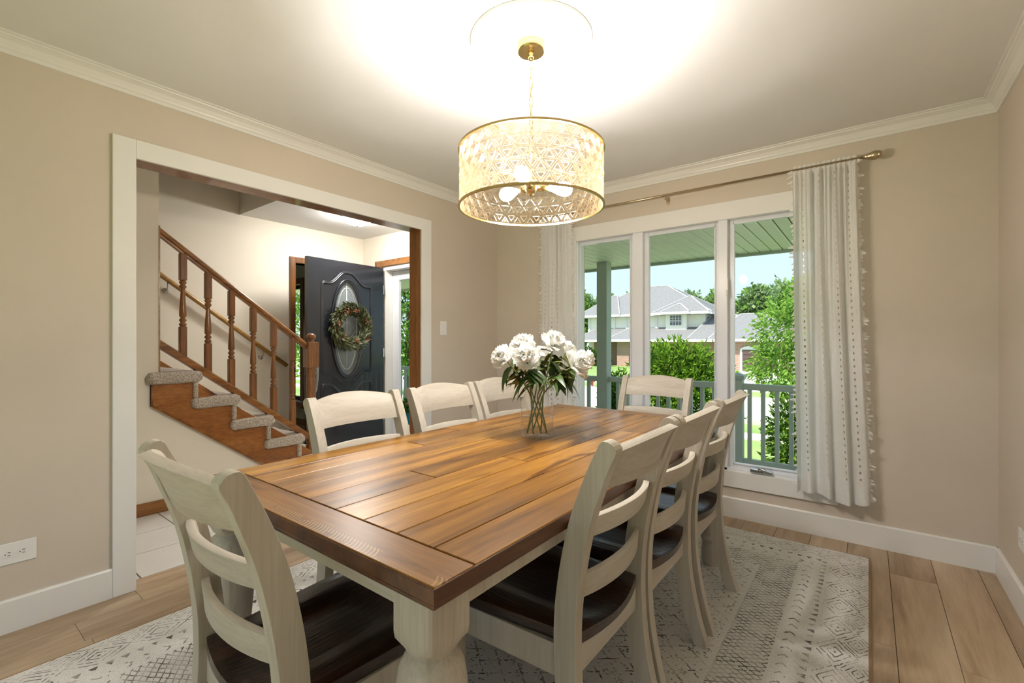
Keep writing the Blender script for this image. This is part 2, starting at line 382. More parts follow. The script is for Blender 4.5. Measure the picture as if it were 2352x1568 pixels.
# window
wi=sroot('window_1')
wc=MB(); y0,y1=YW-.018,YW
CX0,CX1=-2.015,-.146
wc.box(CX0,WX0+.005,y0,y1,.207,2.142); wc.box(WX1-.005,CX1,y0,y1,.207,2.142); wc.box(WX0+.005,WX1-.005,y0,y1,WZ1-.012,2.142); wc.box(WX0+.005,WX1-.005,y0,y1,.207,.315)
wc.build('casing',M['trim'],wi,bevel=.002)
fr=MB(); ya,yb=YW+.03,YW+.10
fr.box(WX0,WX0+.016,YW-.006,yb,WZ0,WZ1); fr.box(WX1-.016,WX1,YW-.006,yb,WZ0,WZ1); fr.box(WX0,WX1,YW-.006,yb,WZ1-.014,WZ1); fr.box(WX0,WX1,YW-.004,yb,WZ0,WZ0+.03)
fr.build('frame',M['vinyl'],wi)
G=[(-1.926,-1.477),(-1.336,-.851),(-.735,-.27)]
for a,b in((-1.445,-1.365),(-.825,-.765)): MB().box(a,b,YW-.004,yb,WZ0,WZ1).build('mullion',M['vinyl'],wi,bevel=.003)
gz0,gz1=.355,2.0
for i,(a,b) in enumerate(G):
    la=(WX0+.014,-1.368,-.77)[i]; rb=(-1.442,-.822,WX1-.014)[i]
    sh=MB(); sh.box(la,a,ya+.012,yb-.015,WZ0+.02,WZ1-.01); sh.box(b,rb,ya+.012,yb-.015,WZ0+.02,WZ1-.01); sh.box(a,b,ya+.012,yb-.015,gz1,WZ1-.01); sh.box(a,b,ya+.012,yb-.015,WZ0+.02,gz0)
    so_=sh.build('sash',M['vinyl'],wi,bevel=.004)
    gs=MB(); g=.012
    gs.box(a-.001,a+g*.5,ya+.002,ya+.03,gz0,gz1); gs.box(b-g*.5,b+.001,ya+.002,ya+.03,gz0,gz1); gs.box(a,b,ya+.002,ya+.03,gz1-g*.5,gz1+.001); gs.box(a,b,ya+.002,ya+.03,gz0-.001,gz0+g*.5)
    gs.build('glazing_bead',M['nickel'] if False else M['vinyl'],so_)
    MB().box(a,b,YW+.062,YW+.066,gz0,gz1).build('pane',M['pane'],so_)
cr=MB(); cr.box(-.62,-.54,YW-.03,YW+.005,.332,.352); cr.prism([(-.535,.334),(-.49,.334),(-.49,.345),(-.535,.352)],1,YW-.03,YW+.002); cr.tube([(-.575,YW-.02,.348),(-.56,YW-.03,.362),(-.53,YW-.035,.35)],.008,8)
cr.build('crank_handle',M['nickel'],wi,bevel=.003)
lv=MB(); lv.box(-.775,-.760,YW-.016,YW+.002,1.53,1.62); lv.tube([(-.768,YW-.014,1.54),(-.762,YW-.03,1.50)],.006,6); lv.build('sash_lock',M['white_plastic'],wi,bevel=.002)
# wall plates
def outlet(name,label,loc,rz,group=None,horizontal=True):
    t=thing(name,label,'outlet',loc,rz,group)          # local x along wall, y out of wall, z up
    MB().box(-.062,.062,0,.005,-.044,.044).build('cover_plate',M['white_plastic'],t,bevel=.0025)
    for s in(-1,1):
        rcp=MB().prism([(s*.021+.0145*a,.0145*b) for a,b in((-1,-.5),(-.6,-.95),(.2,-1),(.8,-.75),(1,-.3),(1,.3),(.8,.75),(.2,1),(-.6,.95),(-1,.5))],1,.004,.0068).build('receptacle',M['white_plastic'],t)
        sl_=MB(); 
        for dz in(-.006,.006): sl_.box(s*.021-.007,s*.021+.001,.0064,.0071,dz-.0012,dz+.0012)
        sl_.lathe([(.0022,.0064),(.0022,.0071)],8,(s*.021+.0075,0,0),1); sl_.build('slot',M['dark'],rcp)
    MB().lathe([(.0028,.004),(.002,.0062)],10,(0,0,0),1).build('screw',M['white_plastic'],t)
    return t
outlet('wall_outlet','white double outlet plate low on the beige wall beside the cased opening',(XL,.273,.32),R(-90))
outlet('wall_outlet','white outlet plate low on the wall to the right of the curtained window',(XR,2.93,.33),R(90))
sw_=thing('light_switch','single white switch plate between the cased opening and the room corner','switch',(XL,2.71,1.30),R(-90))
MB().box(-.036,.036,0,.005,-.058,.058).build('cover_plate',M['white_plastic'],sw_,bevel=.0025)
rk=MB().box(-.014,.014,.004,.0075,-.032,.032).build('rocker',M['white_plastic'],sw_,bevel=.001)
# ================================================================== HALL
st=thing('staircase','carpeted staircase with stained stringer and turned oak balustrade','staircase',(0,0,0))
M['carpet']=None
m,nt,b=newmat('beige_pile_carpet')
n1=noise_node(nt,(1,1,1),130,3,.75); n2=noise_node(nt,(1,1,1),40,2,.6)
c=ramp(nt,n1.outputs['Fac'],[(.36,lin((140,120,98))),(.58,lin((228,216,200)))]); nt.links.new(c,b.inputs['Base Color'])
b.inputs['Roughness'].default_value=.95; b.inputs['Sheen Weight'].default_value=.3; bump(nt,b,n1.outputs['Fac'],1.0,.01); M['carpet']=m
def rounded(w,h,r,n=5):
    pts=[]
    for cx_,cy_,a0 in((w-r,h-r,0),(r,h-r,90),(r,r,180),(w-r,r,270)):
        for k in range(n+1): a=R(a0+90*k/n); pts.append((cx_+r*math.cos(a),cy_+r*math.sin(a)))
    return pts
rc=random.Random(5)
def fuzz(o,amp):
    b=bmesh.new(); b.from_mesh(o.data); bmesh.ops.subdivide_edges(b,edges=[e for e in b.edges if e.calc_length()>.03],cuts=3,use_grid_fill=True)
    for v in b.verts:
        d=noise.noise_vector(v.co*55); v.co+=Vector(d)*amp
    b.to_mesh(o.data); b.free()
for k in range(1,7):
    zt=.195*k; yn=1.33+.26*(5-k)              # nosing
    sx1=-3.872 if k<6 else XS-.07
    mb=MB(); tp=rounded(.335,.082,.036); x_in=XF
    rings=[]
    for i,(xx,ins) in enumerate(((x_in,0),(-4.6,0),(-4.2,0),(sx1-.03,0),(sx1-.012,.006),(sx1-.003,.016),(sx1,.028))):
        rings.append([(xx,yn-.335+ins*.6+p[0]*(1-ins*1.2/.335),zt-.082+ins*.5+p[1]*(1-ins/.082)) for p in tp])
    mb.rings(rings); o=mb.build('carpet_tread',M['carpet'],st,True); fuzz(o,.009)
    if k<6:
        r=MB(); r.box(x_in,-3.885,yn-.06,yn-.03,zt-.195,zt-.04); o=r.build('carpet_riser',M['carpet'],st,True,bevel=.008); 
# lowest riser strip and white landing edge
poly=[(2.02,0)]
poly=[(1.022,.742),(2.005,.005),(2.30,.005)]
for k in range(1,6):
    zt=.195*k; yn=1.33+.26*(5-k)
    poly+= [(yn-.042,zt-.195+.11 if k>1 else .11),(yn-.042,zt-.075)]
    poly+= [(yn-.042-.0,zt-.075)]
clean=[]
for p in poly:
    if not clean or (abs(p[0]-clean[-1][0])+abs(p[1]-clean[-1][1]))>1e-4: clean.append(p)
clean.append((1.022,.9))
MB().prism(clean,0,XS,XS+.022).build('stringer',M['stringer'],st,bevel=.002)
lp=MB(); lp.prism([(1.022,.742),(1.034,.752),(2.02,.012),(2.005,.0)],0,XS,XS+.028); lp.prism([(1.022,.742),(1.032,.742),(1.032,.9),(1.022,.9)],0,XS,XS+.028); lp.build('stringer_lip',M['oak'],st)
MB().prism([(.9,1.17),(2.55,-.06+.0),(2.55,.12),(.9,1.36)],0,XF,XF+.018).build('skirt_board',M['oak'],st)
def slope(y,z0): return z0-.754*(y-1.098)
def sloped_rail(name,z_top,h,w,xc,ya,yb,mat,prof):
    rings=[]
    for y in(ya,yb):
        zz=slope(y,z_top); rings.append([(xc+a*w,y,zz-h+b_*h) for a,b_ in prof])
    return MB().rings(rings).build(name,mat,st,bevel=.004)
rp_=[(-.5,.35),(-.32,.30),(-.3,0),(.3,0),(.32,.30),(.5,.35),(.5,.75),(.3,1),(-.3,1),(-.5,.75)]
sloped_rail('handrail',1.983,.062,.062,-3.975,1.078,2.17,M['oak'],rp_)
sloped_rail('bottom_rail',1.193,.062,.058,-3.975,1.078,2.18,M['oak'],[(-.5,0),(.5,0),(.5,.8),(.4,1),(-.4,1),(-.5,.8)])
bp=[(.012,0),(.020,.004),(.024,.014),(.020,.024),(.013,.03),(.020,.036),(.024,.046),(.019,.056),(.013,.062)]
for i in range(6):
    y=1.228+.163*i; z0=slope(y,1.193)-.02; z1=slope(y,1.983)-.05; L=z1-z0
    mb=MB(); hw=.0225
    ta=z1-.20; tb=z0+.20 if False else z0+.225
    mb.box(-3.975-hw,-3.975+hw,y-hw,y+hw,z0,tb)
    o=mb.build('baluster',M['oakv'],st,bevel=.006); MB().box(-3.975-hw,-3.975+hw,y-hw,y+hw,ta,z1).build('top_block',M['oakv'],o,bevel=.006)
    tn=MB(); H=ta-tb
    pr=[(.014,-.002)]+[(r,h) for r,h in bp]+[(.0225,.075),(.0225,.10),(.0205,.15),(.0165,H*.62),(.0135,H-.075)]+[(r,H-h) for r,h in reversed(bp)]+[(.014,H+.002)]
    tn.lathe(pr,16,(-3.975,y,tb)); tn.build('turning',M['oakv'],o,True)
ny=2.212; nb=MB(); 
nb.box(-3.975-.05,-3.975+.05,ny-.05,ny+.05,.955,1.185); nb.build('newel_block',M['oakv'],st,bevel=.006)
nb=MB(); nb.lathe([(.046,.01),(.046,.25),(.035,.28),(.044,.3),(.036,.34),(.040,.6),(.040,.86),(.034,.88),(.046,.905),(.036,.925),(.044,.95),(.044,.96)],20,(-3.975,ny,0)); nb.build('newel_shaft',M['oakv'],st,True)
nb=MB(); nb.lathe([(.03,1.18),(.026,1.195),(.022,1.2),(.034,1.212),(.041,1.228),(.038,1.246),(.026,1.258),(.008,1.263),(0,1.263)],20,(-3.975,ny,0)); nb.build('newel_cap',M['oakv'],st,True)
# wall handrail
hr=thing('wall_handrail','golden oak handrail fixed to the cream stairwell wall','handrail',(0,0,0))
def hz(y): return 1.757-.756*(y-1.352)
mb=MB(); mb.tube([(XF+.065,y,hz(y)) for y in(.6,1.2,1.8,2.44)],.021,12); mb.build('rail',M['rail_oak'],hr,True)
for y in(1.39,2.2):
    mb=MB(); z=hz(y); mb.lathe([(.022,0),(.022,.006),(.012,.01)],12,(XF,y,z-.09),0); mb.tube([(XF+.006,y,z-.09),(XF+.05,y,z-.085),(XF+.065,y,z-.06),(XF+.065,y,z-.018)],.006,8); mb.build('bracket',M['nickel'],hr,True)
# hall flush light
fl_=thing('flush_ceiling_light','round white glass dome light on the hall ceiling','ceiling light',(-4.05,2.74,ZC))
MB().lathe([(.15,0),(.155,-.012),(.15,-.02),(.14,-.02)],32).build('rim',M['white_plastic'],fl_,True)
M['dome']=emis('glowing_frosted_glass',(1,.97,.92),50)
MB().lathe([(.146,-.018),(.142,-.035),(.12,-.062),(.08,-.082),(.04,-.09),(0,-.091)],32).build('glass_dome',M['dome'],fl_,True)
MB().lathe([(.008,-.09),(.010,-.098),(.005,-.106),(0,-.107)],12).build('finial',M['nickel'],fl_,True)
# cased doorway in the far wall
mb=MB(); a,b_,d_=2.498,3.332,2.102
for bx_ in((a,a+.062,0,d_),(b_-.062,b_,0,d_),(a+.062,b_-.062,d_-.062,d_)): mb.box(XF,XF+.02,*bx_)
struct(mb.build('trim_7',M['oakv'],bevel=.004),'oak casing of the doorway behind the open front door')
mb=MB(); mb.box(XF-.12,XF,2.545,2.56,0,2.04); mb.box(XF-.12,XF,3.27,3.285,0,2.04); mb.box(XF-.12,XF,2.56,3.27,2.04,2.055); struct(mb.build('trim_9',M['oakv']),'oak jamb of the doorway behind the open front door')
tp=thing('thermostat','small white thermostat on the stairwell wall beside the oak doorway casing','thermostat',(XF,2.40,1.25),R(-90))
MB().box(-.045,.045,0,.02,-.03,.03).build('body',M['white_plastic'],tp,bevel=.004)
# entry door frame
ef=sroot('trim_6','oak casing and white jamb of the front doorway')
mb=MB(); mb.box(-4.62,-4.53,YW-.02,YW,0,2.135); mb.box(-3.6,-3.51,YW-.02,YW,0,2.135); mb.box(-4.665,-3.46,YW-.024,YW,2.065,2.135)
mb.build('casing',M['oak'],ef,bevel=.004)
mb=MB(); mb.box(-4.535,-4.49,YW-.002,YW+.15,0,2.05); mb.box(-3.62,-3.585,YW-.002,YW+.15,0,2.05); mb.box(-4.49,-3.62,YW-.002,YW+.15,2.02,2.06); mb.build('jamb',M['trim'],ef)
sd=sroot('door_3','white storm door with full glass')
mb=MB(); y0,y1=YW+.10,YW+.14; mb.box(-4.488,-4.375,y0,y1,.02,2.015); mb.box(-3.735,-3.622,y0,y1,.02,2.015); mb.box(-4.375,-3.735,y0,y1,1.91,2.015); mb.box(-4.375,-3.735,y0,y1,.02,.22)
mb.build('frame',M['vinyl'],sd,bevel=.006); MB().box(-4.375,-3.735,y0+.018,y0+.022,.22,1.91).build('pane',M['pane'],sd)
# front door, swung open 90 degrees into the hall
dr=sroot('door_1','charcoal front door standing open with oval leaded glass')
dr.location=(-4.493,3.37,0); dr.rotation_euler=(0,0,math.atan2(2.42-3.37,-4.444+4.493))
# local x from hinge (0) to free edge (.95); local +y faces the camera
def dx(s): return .95-s
TH=.045
ovc,ovz,ova,ovb=dx(.466),1.326,.185,.508
N=64
body=MB()
# slab with oval hole
outer=[];inner=[]
for i in range(N):
    a=2*PI*i/N; ca,sa=math.cos(a),math.sin(a); inner.append((ovc+ova*ca,ovz+ovb*sa))
    tx=(.95-ovc)/ca if ca>1e-6 else ((0-ovc)/ca if ca<-1e-6 else 1e9); tz=(2.04-ovz)/sa if sa>1e-6 else ((.01-ovz)/sa if sa<-1e-6 else 1e9)
    t=min(tx,tz); outer.append([ovc+t*ca,ovz+t*sa])
for cx_,cz_ in((0,.01),(.95,.01),(.95,2.04),(0,2.04)):
    i=min(range(N),key=lambda i:(outer[i][0]-cx_)**2+(outer[i][1]-cz_)**2); outer[i]=[cx_,cz_]
rg=[[(p[0],TH/2,p[1]) for p in outer],[(p[0],TH/2,p[1]) for p in inner],[(p[0],-TH/2,p[1]) for p in inner],[(p[0],-TH/2,p[1]) for p in outer]]
body.rings(rg,close=True); body.build('door_slab',M['door'],dr)
def mould(pts,w=.016,h=.012,closed=True,side=1,name='panel_moulding',mat=None):
    # raised ogee strip following a closed path on the door face
    P=[Vector((p[0],p[1])) for p in pts]; n=len(P); rings=[]
    for i in range(n):
        t=(P[(i+1)%n]-P[i-1]).normalized(); nn=Vector((-t.y,t.x)); y=side*TH/2
        rings.append([(P[i].x+nn.x*o_*w,y+side*hh*h,P[i].y+nn.y*o_*w) for o_,hh in((-1,-.1),(-.9,.5),(-.55,1),(-.15,.75),(.1,.35),(.5,.55),(.9,.3),(1,-.1))])
    mb=MB(); mb.rings(rings,close=True,cap=False); return mb.build(name,mat or M['door'],dr,True)
def arch(x0,x1,zs,rise,n=24,inv=False):
    out=[]
    for i in range(n+1):
        u=i/n; x=x0+(x1-x0)*u; c=abs(u-.5)*2
        k=.5*(1+math.cos(PI*min(1,max(0,(c-.08)/.66))))
        out.append((x,zs+rise*k))
    return out
for side in(1,-1):
    L,Rr=dx(.774),dx(.163)
    top=arch(L,Rr,1.798,.13); bot=arch(Rr,L,.863,-.128)
    def dens(a,b,n=10): return [(a[0]+(b[0]-a[0])*i/n,a[1]+(b[1]-a[1])*i/n) for i in range(1,n)]
    mould(top+dens(top[-1],bot[0],16)+bot+dens(bot[-1],top[0],16),side=side)
    lt=arch(L,Rr,.74,-.128)
    mould(lt+dens(lt[-1],(Rr,.33))+[(Rr,.33)]+dens((Rr,.33),(L,.33))+[(L,.33)]+dens((L,.33),lt[0]),side=side)
    mould([(ovc+(ova+.006)*math.cos(2*PI*i/72),ovz+(ovb+.006)*math.sin(2*PI*i/72)) for i in range(72)],w=.022,h=.016,side=side,name='oval_frame')
gl=MB(); gl.rings([[(p[0],y,p[1]) for p in inner] for y in(-.004,.004)])
m,nt,b=newmat('leaded_privacy_glass'); b.inputs['Base Color'].default_value=lin((150,158,160)); b.inputs['Roughness'].default_value=.15; b.inputs['Transmission Weight'].default_value=.45
nn_=noise_node(nt,(1,1,1),70,2); bump(nt,b,nn_.outputs['Fac'],.4); M['leaded']=m
glo=gl.build('oval_glass',m,dr)
cm=MB()
def ol(k,zk=None): zk=zk or k; return [(ovc+ova*k*math.cos(2*PI*i/48),.006,ovz+ovb*zk*math.sin(2*PI*i/48)) for i in range(48)]
cm.tube(ol(.97),.005,6,closed=True); cm.tube(ol(.70,.86),.004,6,closed=True); cm.tube([(ovc,.006,ovz-ovb*.97),(ovc,.006,ovz+ovb*.97)],.004,6)
for s in(-1,1):
    cm.tube([(ovc+s*.13,.006,ovz),(ovc+s*.06,.006,ovz+.09),(ovc,.006,ovz+.17),(ovc-s*.06,.006,ovz+.09),(ovc-s*.13,.006,ovz)],.003,6)
    cm.tube([(ovc+s*.13,.006,ovz),(ovc+s*.06,.006,ovz-.09),(ovc,.006,ovz-.17)],.003,6)
    cm.tube([(ovc+s*.08,.006,ovz),(ovc,.006,ovz+.08),(ovc-s*.08,.006,ovz),(ovc,.006,ovz-.08),(ovc+s*.08,.006,ovz)],.003,6)
M['came']=simple('bright_lead_came',(210,212,212),.3,.6); cm.build('leading',M['came'],glo,True)
hd=MB(); hx=dx(.07)
hd.prism([(hx-.022,.90),(hx+.022,.90),(hx+.022,1.06),(hx,1.08),(hx-.022,1.06)],1,TH/2,TH/2+.008)
hd.tube(catmull([(hx,TH/2+.008,1.02),(hx,TH/2+.05,1.0),(hx,TH/2+.062,.9),(hx,TH/2+.055,.78),(hx,TH/2+.035,.70),(hx,TH/2,.68)]),[.012]*6+[.014]*6+[.013]*6+[.011]*6+[.012]*7,10)
hd.lathe([(.02,TH/2),(.018,TH/2+.012),(0,TH/2+.012)],14,(hx,0,.675),1); hd.build('door_handle',M['nickel'],dr,True)
hg=MB()
for z in(1.787,1.059,.33): hg.box(-.012,.0,-TH/2,TH/2+.006,z-.05,z+.05)
for z in(1.787,1.059,.33): MB().box(-.006,.012,TH/2-.002,TH/2+.008,z-.05,z+.05).build('hinge',M['nickel'],dr)
# wreath on the door
wr_=thing('wreath','round dried-leaf wreath with rust berries hanging on the open front door','wreath',(0,0,0))
wr_.matrix_world=dr.matrix_basis @ Matrix.Translation((dx(.474),TH/2+.045,1.345))
rw=random.Random(11)
M['wleaf']=simple('dried_green_leaf',(76,82,42),.6,var=.45,sc=40); M['wleaf2']=simple('silver_leaf',(128,136,108),.6,var=.3,sc=40); M['berry']=simple('rust_berry',(150,78,48),.6,var=.3,sc=40); M['twig']=simple('brown_twig',(82,62,44),.8)
rg=[(.195*math.cos(2*PI*i/40),0,.19*math.sin(2*PI*i/40)) for i in range(40)]
MB().tube(rg,.028,8,closed=True).build('twig_ring',M['twig'],wr_,True)
lf=MB()
for i in range(1500):
    a=rw.uniform(0,2*PI); ph=rw.uniform(-.35,PI+.35); rr=rw.uniform(.02,.06)
    c=Vector((.19*math.cos(a),0,.19*math.sin(a))); rad=Vector((math.cos(a),0,math.sin(a)))
    base=c+rad*math.cos(ph)*rr*.9+Vector((0,math.sin(ph)*rr*.7,0))
    tan=Vector((math.sin(a),0,-math.cos(a)))
    d=(tan*rw.uniform(.5,1)+rad*math.cos(ph)*rw.uniform(.2,.9)+Vector((0,max(-.1,math.sin(ph))*rw.uniform(.1,.8),0))).normalized()
    l=rw.uniform(.035,.075); w=l*rw.uniform(.10,.18); sd_=d.cross(Vector((rw.gauss(0,1),rw.gauss(0,1),rw.gauss(0,1)))).normalized()*w
    b0=len(lf.v); lf.v+=[tuple(base),tuple(base+d*l*.5+sd_),tuple(base+d*l),tuple(base+d*l*.5-sd_)]; 
    silver=1 if (math.cos(a-R(215))>.25 and rw.random()<.45) else (1 if rw.random()<.12 else 0)
    lf.face((b0,b0+1,b0+2,b0+3),silver)
tag(lf.build('foliage',[M['wleaf'],M['wleaf2']],wr_),kind='stuff')
for i in range(7):
    a=2*PI*i/7+rw.uniform(-.2,.2); bb=MB(); rc_=.19+rw.uniform(-.05,.04)
    for k in range(14): 
        p=(rc_*math.cos(a)+rw.gauss(0,.014),.045+rw.uniform(0,.02),rc_*math.sin(a)+rw.gauss(0,.014)); r_=rw.uniform(.005,.008)
        bb.lathe([(0,-r_),(r_*.8,-r_*.5),(r_,0),(r_*.8,r_*.5),(0,r_)],6,p)
    bb.build('berry_cluster',M['berry'],wr_,True)
# ================================================================== OUTSIDE
GZ=-1.2
def grassmat(name,d,l):
    m,nt,b=newmat(name); n=noise_node(nt,(1,1,1),.35,4,.6,rnd=False); n2=noise_node(nt,(1,1,1),30,3,.7,rnd=False)
    c=ramp(nt,n.outputs['Fac'],[(.35,lin(d)),(.65,lin(l))]); c=mixc(nt,1.0,c,ramp(nt,n2.outputs['Fac'],[(.3,(.7,.72,.65)),(.7,(1.1,1.1,1.05))]),'MULTIPLY')
    nt.links.new(c,b.inputs['Base Color']); b.inputs['Roughness'].default_value=.9; bump(nt,b,n2.outputs['Fac'],.5,.05); return m
M['grass']=grassmat('lawn_grass',(128,158,84),(164,190,112))
M['conc']=simple('pale_concrete',(206,200,190),.9,var=.06,sc=1.5)
struct(tag(MB().box(-90,60,-110,110,GZ-.3,GZ).build('ground',M['grass']),'short green lawn around the street'))
struct(MB().box(-90,60,14.9,20.8,GZ-.1,GZ+.02).build('road',M['conc']),'pale concrete street')
mb=MB(); mb.box(-90,60,20.8,20.95,GZ-.1,GZ+.12); mb.box(-90,60,14.75,14.9,GZ-.1,GZ+.12); struct(mb.build('kerb',M['conc']))
struct(MB().box(-90,60,24.2,25.2,GZ-.1,GZ+.03).build('pavement',M['conc']),'narrow pale sidewalk')
struct(MB().box(-90,60,12.4,13.2,GZ-.1,GZ+.03).build('pavement',M['conc']),'narrow pale sidewalk on the near side of the street')
struct(MB().box(-9.3,-4.6,20.95,40.3,GZ-.1,GZ+.05).build('driveway',M['conc']),'pale driveway of the neighbouring house')
# porch
po=sroot('porch_deck','grey porch deck'); 
mb=MB(); mb.box(-9.5,2.2,YW+.14,5.62,GZ-.1,-.235); mb.build('base',M['conc'],po)
pbm=MB().box(0,11.7,0,.136,0,.025).mesh('deck_board',M['porch'])
for i in range(15): link('deck_board',pbm,po,(-9.5,YW+.14+.139*i,-.235))
sf=sroot('porch_roof','pale vinyl soffit of the porch roof')
mb=MB(); mb.box(-9.6,2.6,YW+.14,5.9,2.215,2.6); mb.build('roof_deck',M['sub'],sf); MB().box(-9.6,2.6,5.88,5.93,2.17,2.62).build('fascia',M['porch'],sf)
spm=MB().prism([(0,.022),(.010,0),(.101,0),(.1105,.022)],1,YW+.14,5.88).mesh('soffit_panel',M['soffit'])
for i in range(107): link('soffit_panel',spm,sf,(-9.55+.1128*i,0,2.2))
M['house_ext']=M['siding']
def porch_post(x0,x1):
    t=thing('porch_post','sage grey square porch post reaching up to the soffit','post',((x0+x1)/2,5.45,-.21)); w=(x1-x0)/2
    MB().box(-w,w,-w,w,0,2.41).build('shaft',M['porch'],t,bevel=.004); MB().box(-w-.015,w+.015,-w-.015,w+.015,0,.09).build('base_trim',M['porch'],t,bevel=.004); return t
porch_post(-2.764,-2.624)
nw=thing('porch_newel','short sage grey railing post with a flared cap','post',(-1.115,5.45,-.21))
MB().box(-.052,.052,-.052,.052,0,1.0).build('shaft',M['porch'],nw,bevel=.003)
MB().rings([[(-a,-a,z),(a,-a,z),(a,a,z),(-a,a,z)] for a,z in((.056,.985),(.066,1.0),(.072,1.02),(.072,1.035),(.02,1.06))]).build('cap',M['porch'],nw)
bm_=MB().box(-.019,.019,-.019,.019,0,.79).mesh('baluster',M['porch'])
def railing(x0,x1,label,first,step=.127,mat=None,y=5.45,zo=0):
    mat=mat or M['porch']
    t=thing('porch_railing',label,'railing',((x0+x1)/2,y,-.21)); h=(x1-x0)/2
    MB().box(-h,h,-.035,.035,.885,.95).build('top_rail',mat,t,bevel=.006); MB().box(-h,h,-.022,.022,.10,.15).build('bottom_rail',mat,t,bevel=.004)
    MB().box(-.03,.03,-.02,.02,0,.10).build('support_block',mat,t)
    x=first
    while x<x1-.03:
        if x>x0+.03: link('baluster',bm_,t,(x-(x0+x1)/2,0,.12))
        x+=step
railing(-2.624,-1.167,'sage grey porch railing between the tall post and the capped newel',-2.50)
railing(-1.063,2.0,'sage grey porch railing running right from the capped newel',-1.001)
railing(-8.6,-2.764,'porch railing left of the tall post, seen past the front door',-8.5)
# flower pot on the porch by the door
M['pot']=simple('turquoise_glaze',(22,142,170),.2,var=.15,sc=20,coat=.4); M['coral']=simple('coral_petal',(238,140,104),.6,var=.15,sc=30); M['gleaf']=simple('bright_leaf',(96,140,50),.5,var=.35,sc=20)
M['soil']=simple('potting_soil',(60,44,34),.95)
pt=thing('flower_pot','turquoise glazed pot of coral flowers on the porch by the front door','planter',(-5.56,4.65,-.21))
MB().lathe([(.11,0),(.12,.02),(.15,.2),(.165,.29),(.172,.3),(.172,.325),(.155,.325),(.145,.3),(0,.3)],28).build('pot',M['pot'],pt,True)
rf=random.Random(4)
def leafcards(n,fn,lmin,lmax,wr=.35,rnd=rf,mi=lambda:0,droop=0):
    mb=MB()
    for i in range(n):
        p,d=fn(); d=Vector(d).normalized(); l=rnd.uniform(lmin,lmax); w=l*wr*rnd.uniform(.7,1.2)
        s_=d.cross(Vector((rnd.gauss(0,1),rnd.gauss(0,1),rnd.gauss(0,1)))).normalized()*w*.5
        b0=len(mb.v); p=Vector(p); q=p+d*l*.5+Vector((0,0,droop*l)); mb.v+=[tuple(p),tuple(q+s_),tuple(p+d*l),tuple(q-s_)]; mb.face((b0,b0+1,b0+2,b0+3),mi())
    return mb
def potfn():
    a=rf.uniform(0,2*PI); r=rf.uniform(0,.2); z=.31+rf.uniform(0,.22)*(1-r*2); return (r*math.cos(a),r*math.sin(a),z),(math.cos(a),math.sin(a),rf.uniform(-.3,1))
tag(leafcards(420,potfn,.05,.10,.5).build('foliage',M['gleaf'],pt),kind='stuff')
for i in range(9):
    a=rf.uniform(0,2*PI); r=rf.uniform(.05,.2); z=.42+rf.uniform(-.06,.12); mb=MB()
    for k in range(14):
        d=Vector((rf.gauss(0,1),rf.gauss(0,1),rf.uniform(.2,1))).normalized(); s_=d.cross(Vector((0,0,1))).normalized()*.018; b0=len(mb.v); c=Vector((r*math.cos(a),r*math.sin(a),z))
        mb.v+=[tuple(c),tuple(c+d*.02+s_),tuple(c+d*.038),tuple(c+d*.02-s_)]; mb.face((b0,b0+1,b0+2,b0+3))
    mb.build('flower',M['coral'],pt)
# ---- shrubs and trees
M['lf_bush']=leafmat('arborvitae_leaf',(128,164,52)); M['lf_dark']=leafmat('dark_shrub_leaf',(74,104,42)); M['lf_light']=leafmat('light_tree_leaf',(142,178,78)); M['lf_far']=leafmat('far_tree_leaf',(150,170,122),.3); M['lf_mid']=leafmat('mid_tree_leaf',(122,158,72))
M['bark']=simple('tree_bark',(92,76,62),.9,var=.3,sc=20)
rt_=random.Random(21)
def blob_pts(n,c,r,rnd,shell=.55):
    out=[]
    for i in range(n):
        while True:
            d=Vector((rnd.gauss(0,1),rnd.gauss(0,1),rnd.gauss(0,1)))
            if d.length>.1: break
        d.normalize(); k=rnd.uniform(shell,1.0)
        k*=1+.22*noise.noise(d*2.3+Vector(c)*.7)
        out.append((Vector((c[0]+d.x*r[0]*k,c[1]+d.y*r[1]*k,c[2]+d.z*r[2]*k)),d))
    return out
def plant(name,label,cat,loc,blobs,n,lmin,lmax,mat,wr=.4,trunk=None,group=None,droop=0,mat2=None,clump=1,rnd=rt_):
    t=thing(name,label,cat,loc,0,group); tot=sum(b[1][0]*b[1][1]*b[1][2] for b in blobs)**1.0
    wts=[(b[1][0]*b[1][1]*b[1][2])**.67 for b in blobs]; W_=sum(wts); mb=MB()
    for (c,r),w in zip(blobs,wts):
        for p,d in blob_pts(max(1,int(n*w/W_/clump)),c,r,rnd):
            for k in range(clump):
                dd=(d+Vector((rnd.gauss(0,.55),rnd.gauss(0,.55),rnd.gauss(0,.55)))).normalized(); l=rnd.uniform(lmin,lmax); w_=l*wr
                s_=dd.cross(Vector((rnd.gauss(0,1),rnd.gauss(0,1),rnd.gauss(0,1)))).normalized()*w_*.5
                q=p+Vector((rnd.gauss(0,1),rnd.gauss(0,1),rnd.gauss(0,1)))*lmin*.7; m_=q+dd*l*.5; e_=q+dd*l-Vector((0,0,droop*l)); b0=len(mb.v)
                mb.v+=[tuple(q),tuple(m_+s_),tuple(e_),tuple(m_-s_)]; mb.face((b0,b0+1,b0+2,b0+3),1 if mat2 and rnd.random()<.3 else 0)
    tag(mb.build('foliage',[mat,mat2] if mat2 else mat,t),kind='stuff')
    if trunk:
        tb=MB()
        for pts,rad in trunk: tb.tube(catmull(pts,4),[rad*(1-.7*i/(4*(len(pts)-1))) for i in range(4*(len(pts)-1)+1)],8)
        tb.build('trunk',M['bark'],t,True)
    return t
